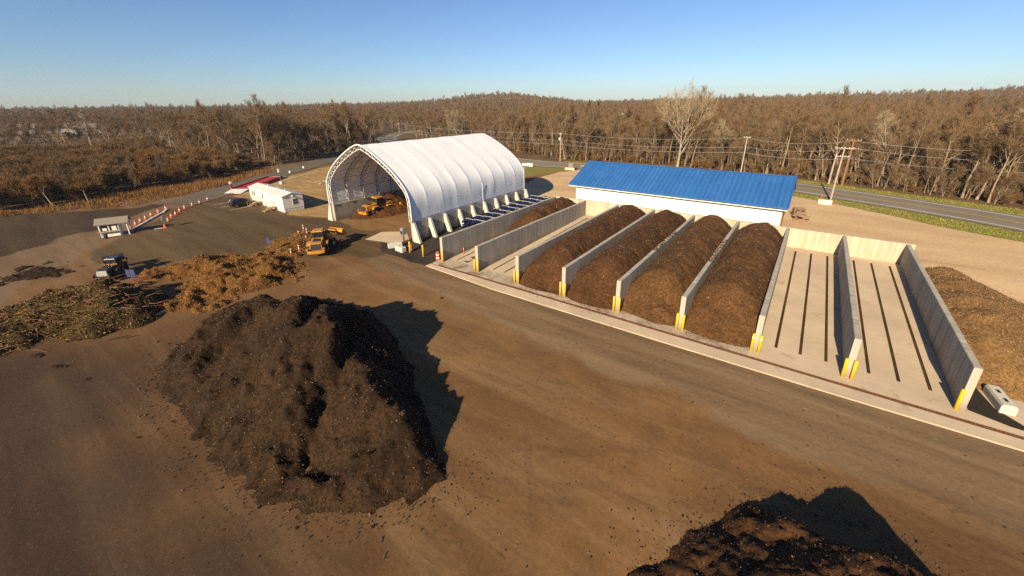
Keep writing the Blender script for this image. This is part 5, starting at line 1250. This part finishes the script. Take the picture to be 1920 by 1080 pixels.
# ------------------------------------------------------------------ trees
def tree_mesh(seed, H, fork=.42, spread=.55, r0=.2, limbs=9, nb=7, nt=7, nl=6, tw=.018, upb=.15, lean=.0, stems=1, leaf=None):
    rr = random.Random(seed); T = MB(); Cw = MB()
    def vec(s): return Vector((rr.gauss(0, s), rr.gauss(0, s), rr.gauss(0, s)))
    def side(d, ang):
        a = d.cross(Vector((0, 0, 1)) if abs(d.z) < .95 else Vector((1, 0, 0))).normalized(); b = d.cross(a)
        ph = rr.uniform(0, 6.283); return (d * math.cos(ang) + (a * math.cos(ph) + b * math.sin(ph)) * math.sin(ang)).normalized()
    def path(p, d, L, n, wob, upw):
        P = [p.copy()]; D = []
        for _ in range(n):
            d = (d + vec(wob) + Vector((0, 0, upw))).normalized(); p = p + d * (L / n); P.append(p.copy()); D.append(d.copy())
        return P, D
    def along(P, D, t):
        f = t * (len(P) - 1); i = min(int(f), len(P) - 2); return P[i].lerp(P[i + 1], f - i), D[i]
    def twiglet(p, d, L):
        s_ = d.cross(vec(1)).normalized() * tw * rr.uniform(.7, 1.2); m_ = p + d * L * .55 + vec(.05 * L); e = p + d * L + Vector((0, 0, .1 * L)) + vec(.12 * L)
        Cw.add([p - s_, p + s_, m_ + s_ * .7, m_ - s_ * .7, e], [(0, 1, 2, 3), (3, 2, 4)])
        if leaf:
            for _ in range(leaf):
                q = p.lerp(e, rr.random()); a = vec(1).normalized() * rr.uniform(.05, .13); b = a.cross(vec(1)).normalized() * a.length
                Cw.add([q - a, q - b, q + a, q + b], [(0, 1, 2, 3)])
    for st in range(stems):
        d0 = (Vector((lean, 0, 1)) + (vec(.28) if stems > 1 else vec(.03))).normalized()
        P0, D0 = path(Vector((rr.uniform(-.3, .3), rr.uniform(-.3, .3), -.2)) if stems > 1 else Vector((0, 0, -.3)), d0, H * rr.uniform(.72, .85), 7, .05, .05)
        rad = [r0 * (1 - .82 * (i / 7) ** 1.1) for i in range(8)]; rad[0] *= 1.3; T.tube(P0, rad, 7, False)
        for i in range(limbs):
            t = fork + (1 - fork) * (i + rr.random()) / limbs; p, d = along(P0, D0, min(t, .995)); L = H * spread * rr.uniform(.6, 1.0) * (1.15 - .75 * (t - fork) / (1 - fork))
            d = side(d, rr.uniform(.45, .95)); P1, D1 = path(p, d, L, 5, .13, upb); r1 = r0 * .42 * (1.1 - .6 * t) + .015
            T.tube(P1, [r1 * (1 - .75 * k / 5) for k in range(6)], 5, False)
            for j in range(nb):
                t1 = .25 + .75 * (j + rr.random()) / nb; p1, d1 = along(P1, D1, min(t1, .99)); L1 = L * rr.uniform(.3, .55) * (1.15 - .5 * t1)
                P2, D2 = path(p1, side(d1, rr.uniform(.4, .9)), L1, 3, .15, upb * 1.2); r2 = max(.014, r1 * .4)
                Cw.tube(P2, [r2, r2 * .8, r2 * .6, r2 * .35], 3, False)
                for k in range(nt):
                    t2 = .15 + .85 * (k + rr.random()) / nt; p2, d2 = along(P2, D2, min(t2, .99)); L2 = L1 * rr.uniform(.35, .6) + .25
                    d3 = side(d2, rr.uniform(.3, .8)); P3, D3 = path(p2, d3, L2, 2, .15, upb); s_ = d3.cross(vec(1)).normalized() * tw * 1.1
                    Cw.add([P3[0] - s_, P3[0] + s_, P3[1] + s_ * .8, P3[1] - s_ * .8, P3[2] + s_ * .5, P3[2] - s_ * .5], [(0, 1, 2, 3), (3, 2, 4, 5)])
                    for l in range(nl):
                        p3, d4 = along(P3, D3, min(.99, .1 + .9 * (l + rr.random()) / nl)); twiglet(p3, side(d4, rr.uniform(.3, .9)), rr.uniform(.35, .85))
    return T, Cw
def make_tree(name, label, cat, loc, group=None, bk=None, twm=None, sc=1, rz=0., **kw):
    t = thing(name, label, cat, loc, rz, group); t.scale = (sc,) * 3
    T, Cw = tree_mesh(**kw)
    obj('trunk', T, bk or M['bark'], t, True); obj('crown', Cw, twm or M['twig'], t)
    return t
GR1, LB1 = 'bare trees of the wood edge across the highway', 'bare brown tree in the dense wood edge across the highway'
GR2, LB2 = 'bare trees of the wood beyond the access road', 'bare brown tree in the wood on the left beyond the access road'
def edge_pts(line, depth, step, seed):
    rg = np.random.default_rng(seed); out = []
    for (a, b) in zip(line[:-1], line[1:]):
        a = np.array(a, float); b = np.array(b, float); L = np.linalg.norm(b - a); d = (b - a) / L; n = np.array([-d[1], d[0]])
        if n @ (a - CAM[:2]) < 0: n = -n
        for i in range(int(L / step)):
            for j in range(int(depth / step)):
                p = a + d * (i + rg.random()) * step + n * ((j + rg.uniform(0, .95)) * step); out.append((p[0], p[1], j))
    return out
WEDGE = [(100, 36), (75, 60.5), (61, 68), (51, 72.5), (40, 76.8), (30, 80), (0, 86), (-30, 84.5), (-47, 91.5), (-70, 99)]
LEDGE = [(-98, 26), (-106, 46), (-117, 65), (-131, 92)]
LEDGE2 = [(-98, 26), (-118, 18), (-145, 16), (-175, 22)]
kinds = [dict(seed=1, H=16, fork=.36, spread=.42, r0=.19), dict(seed=2, H=17.5, fork=.42, spread=.38, r0=.20), dict(seed=3, H=13.5, fork=.30, spread=.44, r0=.16), dict(seed=4, H=15.5, fork=.38, spread=.44, r0=.2, lean=.12), dict(seed=5, H=12, fork=.22, spread=.46, r0=.13, limbs=11), dict(seed=6, H=17, fork=.42, spread=.38, r0=.17, lean=-.1)]
protos = []
P1 = edge_pts(WEDGE, 17, 4.3, 3); P2 = edge_pts(LEDGE, 14, 5.0, 4) + edge_pts(LEDGE2, 10, 5.0, 6)
rng2 = random.Random(21)
n1 = n2 = 0
rng2.shuffle(P1); rng2.shuffle(P2)
P1 = sorted(P1, key=lambda p: p[2])[:185]; P2 = P2[:85]
for i, (a, b, j) in enumerate(P1 + P2):
    left = i >= len(P1); k = i % len(kinds) if i < len(kinds) else rng2.randrange(len(kinds))
    if j == 0 and not left and rng2.random() < .35: k = 4
    sc = rng2.uniform(.78, 1.08) * (1.08 if left else 1.0) * (1.05 if a > 35 else .95); loc = (a, b, H1(a, b)); rz = rng2.uniform(0, 6.28)
    if i < len(kinds):
        t = make_tree('bare_tree', LB1, 'tree', loc, GR1, twm=M['twig'], sc=sc, rz=rz, **kinds[i]); protos.append(t)
    else:
        t = dup(protos[k], loc, rz, LB2 if left else LB1, GR2 if left else GR1, sc * rng2.uniform(.95, 1.05))
# trees one can tell apart
make_tree('bare_tree', 'big pale spreading tree rising above the wood behind the blue roof', 'tree', (3.4, 84.2, .6), None, M['bark_pale'], M['twig_pale'], 1.0, 0., seed=31, H=17.6, fork=.20, spread=.84, r0=.32, limbs=15, nb=8, nt=9, nl=8, tw=.024, upb=.24)
make_tree('bare_tree', 'tall pale bare tree standing above the brush on the far left', 'tree', (-191, 5.0, 0), None, M['bark_pale'], M['twig_pale'], 1.0, 0., seed=32, H=19, fork=.35, spread=.30, r0=.30, limbs=9, upb=.12)
make_tree('bare_tree', 'pale forked tree rising behind the hoop building ridge', 'tree', (-101, 112, 0), None, M['bark_pale'], M['twig_pale'], 1.0, .6, seed=33, H=16.5, fork=.3, spread=.40, r0=.26, limbs=10, upb=.16, stems=2)
make_tree('bare_tree', 'dark round topped tree sticking up above the skyline left of the right wood', 'tree', (*polar(97.4, 190), H1(*polar(97.4, 190))), None, M['bark'], M['twig'], 1.0, .3, seed=34, H=21, fork=.5, spread=.34, r0=.24, limbs=10)
make_tree('bare_tree', 'leaning bare tree just right of the big pale tree on the skyline', 'tree', (*polar(102.2, 185), H1(*polar(102.2, 185))), None, M['bark_pale'], M['twig_pale'], 1.0, 1.3, seed=36, H=20, fork=.45, spread=.3, r0=.2)
make_tree('bare_tree', 'pale leaning trunk at the near edge of the left brush, left one', 'tree', (-80, -20.5, 0), None, M['bark_pale'], M['brush'], 1.0, 1., seed=37, H=6.5, fork=.4, spread=.3, r0=.13, limbs=5, nb=4, lean=-.2)
make_tree('bare_tree', 'pale thin trunk at the near edge of the left brush, right one', 'tree', (-79, -16.0, 0), None, M['bark_pale'], M['brush'], 1.0, 2., seed=38, H=5.5, fork=.4, spread=.3, r0=.11, limbs=5, nb=4, lean=-.15)
pt_ = make_tree('bare_tree', 'slender pale trunk among the dark trees near the right picture edge', 'tree', (57, 72.5, .6), None, M['bark_pale'], M['twig_pale'], 1.0, .5, seed=39, H=17, fork=.45, spread=.3, r0=.2, lean=.16)
dup(pt_, (45, 79.5, .6), 2.2, 'pale crooked trunk in the right wood behind the brown utility pole', None, .95)
dup(pt_, (14, 86, .6), 4.0, 'pale slender tree between the big pale tree and the tall pole', None, .8)
dup(pt_, (-36, 90, .3), 1.0, 'pale slender tree right of the hoop building, left of the transformer pole', None, .85)
rust = make_tree('russet_tree', 'rusty brown leaf bearing tree at the bend of the left wood', 'tree', (-112, 37, 0), None, M['bark'], M['twig_rust'], 1.0, 0, seed=41, H=9, fork=.2, spread=.42, r0=.15, limbs=9, leaf=2)
dup(rust, (61, 96, .6), 1.7, 'russet leaf bearing tree inside the wood at the right', None, 1.5)
dup(rust, (-60, 128, .0), 2.7, 'golden brown leafy tree deep in the wood behind the hoop building', None, 1.4)
sh = make_tree('bare_shrub', 'bare brown shrub at the near edge of the brush, beside the tall dry grass', 'shrub', (-88, -6, 0), None, M['bark'], M['brush'], 1.0, 0, seed=43, H=3.6, fork=.1, spread=.5, r0=.045, limbs=6, nb=4, nt=5, nl=5, tw=.017, stems=6)
sh2 = make_tree('bare_shrub', 'rusty thicket shrub on the brush edge nearest the access road bend', 'shrub', (-94, 13, 0), None, M['bark'], M['twig_rust'], 1.0, 0, seed=44, H=4.2, fork=.1, spread=.45, r0=.05, limbs=6, nb=4, nt=5, nl=5, tw=.017, stems=5)
def conifer(label, loc, H, seed):
    t = thing('conifer', label, 'conifer', loc); rr = random.Random(seed)
    m_ = MB(); m_.tube([(0, 0, -.3), (0, 0, H)], [.25, .03], 6, False); obj('trunk', m_, M['bark'], t); m_ = MB()
    for _ in range(2600):
        zz_ = H * rr.uniform(.06, 1) ; R_ = (1 - zz_ / H) * H * .24 * rr.uniform(.3, 1.0) ** .5 + .1; an = rr.uniform(0, 6.28); p = Vector((R_ * math.cos(an), R_ * math.sin(an), zz_ - R_ * .25))
        d = Vector((math.cos(an), math.sin(an), rr.uniform(-.5, .1))) * rr.uniform(.3, .7); s_ = Vector((-math.sin(an), math.cos(an), 0)) * rr.uniform(.1, .25)
        m_.add([p - s_, p + s_, p + d], [(0, 1, 2)])
    obj('crown', m_, M['needle'], t); return t
cf = conifer('dark green conifer above the far wood, left of the pair', (*polar(115.9, 330), H1(*polar(115.9, 330)) + 4), 15, 1)
dup(cf, (*polar(114.7, 330), H1(*polar(114.7, 330)) + 3), 1, 'dark green conifer above the far wood, right of the pair', None, .95)
dup(cf, (*polar(127.4, 420), H1(*polar(127.4, 420)) + 3), 2, 'green conifer on the hillside straight above the hoop building end', None, 1.0)

# ------------------------------------------------------------------ scattered woodland and brush (geometry nodes)
def polydist(line, px, py):
    d = np.full(px.shape, 1e9)
    for (ax, ay), (bx, by) in zip(line[:-1], line[1:]):
        ex, ey = bx - ax, by - ay; t = np.clip(((px - ax) * ex + (py - ay) * ey) / (ex * ex + ey * ey), 0, 1)
        d = np.minimum(d, np.hypot(px - ax - ex * t, py - ay - ey * t))
    return d
def scatter(name, pts, scl, idx, groups, mat_, label, cat, seed):
    rg = np.random.default_rng(seed); n = len(pts)
    me = bpy.data.meshes.new(name); me.vertices.add(n); me.vertices.foreach_set('co', np.asarray(pts, float).ravel()); me.update()
    for k, v in (('sc', scl), ('rot', rg.uniform(0, 6.283, n)), ('kind_id', np.asarray(idx, float))):
        at = me.attributes.new(k, 'FLOAT', 'POINT'); at.data.foreach_set('value', np.asarray(v, np.float32))
    o = link(name, me); ng = bpy.data.node_groups.new(name + '_nodes', 'GeometryNodeTree')
    ng.interface.new_socket('Geometry', in_out='INPUT', socket_type='NodeSocketGeometry'); ng.interface.new_socket('Geometry', in_out='OUTPUT', socket_type='NodeSocketGeometry')
    N = ng.nodes; Lk = ng.links; gi = N.new('NodeGroupInput'); go = N.new('NodeGroupOutput'); jn = N.new('GeometryNodeJoinGeometry')
    def attr(nm):
        a = N.new('GeometryNodeInputNamedAttribute'); a.data_type = 'FLOAT'; a.inputs['Name'].default_value = nm; return a.outputs['Attribute']
    sc_, ro_, ki_ = attr('sc'), attr('rot'), attr('kind_id')
    cx = N.new('ShaderNodeCombineXYZ'); Lk.new(ro_, cx.inputs[2]); er = N.new('FunctionNodeEulerToRotation'); Lk.new(cx.outputs[0], er.inputs[0])
    for k, obs in enumerate(groups):
        cmpn = N.new('FunctionNodeCompare'); cmpn.data_type = 'FLOAT'; cmpn.operation = 'EQUAL'; Lk.new(ki_, cmpn.inputs[0]); cmpn.inputs[1].default_value = k
        eps = [s for s in cmpn.inputs if s.name == 'Epsilon'][0]; eps.default_value = .1
        for ob in obs:
            oi = N.new('GeometryNodeObjectInfo'); oi.inputs['Object'].default_value = ob; oi.inputs['As Instance'].default_value = True
            ip = N.new('GeometryNodeInstanceOnPoints'); Lk.new(gi.outputs[0], ip.inputs['Points']); Lk.new(cmpn.outputs[0], ip.inputs['Selection']); Lk.new(oi.outputs['Geometry'], ip.inputs['Instance'])
            Lk.new(er.outputs[0], ip.inputs['Rotation']); Lk.new(sc_, ip.inputs['Scale']); Lk.new(ip.outputs[0], jn.inputs[0])
    Lk.new(jn.outputs[0], go.inputs[0])
    md = o.modifiers.new('scatter', 'NODES'); md.node_group = ng
    return stuff(o, label, cat)
def ring(d0, d1, a0, a1, step, seed):
    rg = np.random.default_rng(seed); xs = np.arange(-d1, d1, step); A_, B_ = np.meshgrid(xs, xs)
    px = A_.ravel() + rg.uniform(-.5, .5, A_.size) * step; py = B_.ravel() + rg.uniform(-.5, .5, A_.size) * step
    d = np.hypot(px, py); az = np.degrees(np.arctan2(py, px)); ok = (d > d0) & (d < d1) & (az > a0) & (az < a1)
    return px[ok] + CAM[0], py[ok] + CAM[1]
BRUSH = [(-84, -60), (-81.5, -28), (-82, -21), (-82, -15), (-87, -4), (-88.5, 7), (-98, 22), (-118, 17), (-145, 14), (-175, 20), (-205, 30), (-200, -10), (-180, -60)]
WOODS = [(110, 30), (76, 62), (61, 69.5), (51, 74), (40, 78.5), (30, 81.5), (0, 88), (-30, 87), (-47, 94), (-75, 104), (-112, 112), (-140, 118), (-158, 135), (-170, 165), (-176, 200), (-205, 205), (-190, 150), (-178, 128), (-150, 108), (-128, 92), (-117, 67), (-106, 47), (-98.5, 26), (-118, 19), (-145, 17), (-175, 23), (-225, 38), (-212, 0), (-200, -35), (-180, -65), (-190, -300), (-2500, -300), (-2500, 2500), (2500, 2500), (2500, 0), (300, 0)]
def keep(px, py):
    w_ = sdf(WOODS, px, py); hd = polydist(HWY, px, py); ad = polydist(ACC, px, py)
    ok = (w_ > 0) & (hd > 9.5) & (ad > 9)
    d = np.hypot(px - CAM[0], py - CAM[1]); az = np.degrees(np.arctan2(py - CAM[1], px - CAM[0]))
    ok &= ~((az > 110.8) & (az < 118.6) & (d > 300) & (d < 470) & (vnoise(px / 14, py / 14, 5) > .35))
    ok &= ~((az > 169.5) & (d > 235) & (d < 470) & (vnoise(px / 11, py / 11, 8) > .62))
    return ok
px, py, sc = [], [], []
for d0, d1, st, k0, sd in ((70, 260, 5.4, 1.0, 51), (260, 520, 8.5, 1.05, 52), (520, 1000, 13, 1.15, 53), (1000, 2100, 22, 1.35, 54)):
    a, b = ring(d0, d1, 58, 183, st, sd); ok = keep(a, b); a, b = a[ok], b[ok]
    rg = np.random.default_rng(sd); px.append(a); py.append(b); sc.append(np.where(rg.random(len(a)) < .05, rg.uniform(1.08, 1.26, len(a)), rg.uniform(.62, 1.04, len(a))) * k0 * np.where(a < -90, .88, .95))
px, py, sc = map(np.concatenate, (px, py, sc)); rg = np.random.default_rng(77)
keepi = np.ones(len(px), bool)
pts = np.stack([px, py, hgt(px, py) - .1], 1)
scatter('distant_wood', pts, sc, rg.integers(0, len(protos), len(px)), [list(p.children) for p in protos], None, 'bare brown woodland stretching away to the horizon behind the highway and the brush', 'woodland', 61)
# brush on the left and undergrowth along the wood edges
a, b = ring(60, 260, 140, 190, 2.6, 71); ok = (sdf(BRUSH, a, b) > 0); a, b = a[ok], b[ok]
rg = np.random.default_rng(5); s1 = rg.uniform(.55, 1.25, len(a)) * (.75 + .5 * vnoise(a / 14, b / 14, 3)) * np.interp(b, [-45, -20, 0, 25], [1.25, 1.15, 1.2, 1.4])
e = edge_pts(WEDGE, 9, 1.75, 13) + edge_pts(LEDGE, 8, 2.2, 14) + edge_pts([(-70, 99), (-112, 112), (-150, 130)], 8, 3, 15)
a2 = np.array([q[0] for q in e]); b2 = np.array([q[1] for q in e]); okk = (polydist(HWY, a2, b2) > 8.2) & (polydist(ACC, a2, b2) > 8); a2, b2 = a2[okk], b2[okk]; s2 = np.where(rg.random(len(a2)) < .3, rg.uniform(.25, .6, len(a2)), rg.uniform(.24, .60, len(a2)))
k2 = rg.integers(2, 4, len(a2)); k2 = np.where(rg.random(len(a2)) < .3, rg.integers(0, 2, len(a2)), k2); s2 = np.where(k2 < 2, s2 * 1.1, s2 * .85)
k1 = rg.choice([0, 0, 0, 1, 2, 3], len(a)); s1 = np.where(k1 >= 2, s1 * .36, s1)
A2, B2, S2 = np.concatenate([a, a2]), np.concatenate([b, b2]), np.concatenate([s1, s2]); KK = np.concatenate([k1, k2])
scatter('brush_thicket', np.stack([A2, B2, hgt(A2, B2) - .05], 1), S2 * 1., KK, [list(sh.children), list(sh2.children), list(protos[4].children), list(protos[2].children)], None, 'dense bare brown brush on the left and undergrowth along the wood edges', 'brush', 62)
# tall dry grass strip, one mesh of blades
DRY = [(-78, -60), (-76.5, -28), (-73, -20), (-68, -13.2), (-70.5, -6), (-75, 4), (-80, 12), (-89, 24), (-97.5, 21.8), (-88, 7.4), (-86.5, -4), (-81.5, -15), (-81, -28), (-84, -60)]
rg = np.random.default_rng(9); n = 42000
a = rg.uniform(-99, -66, n); b = rg.uniform(-58, 26, n); ok = (sdf(DRY, a, b) + (fbm(a / 3, b / 3, 4, 3) - .5) * 3 > 0); a, b = a[ok], b[ok]; n = len(a)
h = rg.uniform(.35, 1.0, n) * (.4 + 1.0 * vnoise(a / 3, b / 3, 7)); an = rg.uniform(0, 6.283, n); wd = rg.uniform(.025, .06, n)
p0 = np.stack([a - wd * np.cos(an), b - wd * np.sin(an), np.full(n, -.02)], 1); p1 = np.stack([a + wd * np.cos(an), b + wd * np.sin(an), np.full(n, -.02)], 1); p2 = np.stack([a + rg.normal(0, .25, n), b + rg.normal(0, .25, n), h], 1)
V = np.stack([p0, p1, p2], 1).reshape(-1, 3); me = bpy.data.meshes.new('dry_grass'); me.vertices.add(len(V)); me.vertices.foreach_set('co', V.ravel())
me.loops.add(n * 3); me.loops.foreach_set('vertex_index', np.arange(n * 3)); me.polygons.add(n); me.polygons.foreach_set('loop_start', np.arange(0, n * 3, 3)); me.materials.append(M['drygrass']); me.update(calc_edges=True)
stuff(link('dry_grass', me), 'strip of tall tan dry grass in front of the brush on the left', 'grass')
# green verge grass, one mesh of blades
rg = np.random.default_rng(10); n = 90000
a = rg.uniform(-40, 75, n); b = rg.uniform(36, 84, n); e_ = sdf(GRASSN, a, b); ok = (e_ > .1) & (polydist(HWY, a, b) > 5.9); a, b = a[ok], b[ok]; n = len(a)
h = rg.uniform(.06, .22, n); an = rg.uniform(0, 6.283, n); wd = rg.uniform(.03, .07, n); zg = hgt(a, b)
p0 = np.stack([a - wd * np.cos(an), b - wd * np.sin(an), zg], 1); p1 = np.stack([a + wd * np.cos(an), b + wd * np.sin(an), zg], 1); p2 = np.stack([a + rg.normal(0, .08, n), b + rg.normal(0, .08, n), zg + h], 1)
V = np.stack([p0, p1, p2], 1).reshape(-1, 3); me = bpy.data.meshes.new('verge_grass'); me.vertices.add(len(V)); me.vertices.foreach_set('co', V.ravel())
me.loops.add(n * 3); me.loops.foreach_set('vertex_index', np.arange(n * 3)); me.polygons.add(n); me.polygons.foreach_set('loop_start', np.arange(0, n * 3, 3))
def verge():
    m = NT('verge_blades'); v = m.coord(); col = m.mix(m.ramp(m.noise(v, .35, 4, .7), .4, .62), (.20, .25, .025), (.36, .27, .08)); return m.fin(col, .9)
me.materials.append(verge()); me.update(calc_edges=True)
stuff(link('verge_grass', me), 'green and straw coloured verge grass along both sides of the highway', 'grass')
# ------------------------------------------------------------------ air
mb = MB(); mb.bx(-1900, 1500, -400, 1900, -3.0, 62)
hz = NT('air'); vol = hz.n('VolumePrincipled', {'Color': (.82, .88, .96, 1), 'Density': .00012, 'Anisotropy': .2}); hz.t.links.new(vol.outputs[0], hz.out.inputs['Volume'])
for l_ in list(hz.out.inputs['Surface'].links): hz.t.links.remove(l_)
stuff(obj('haze', mb, hz.mat))
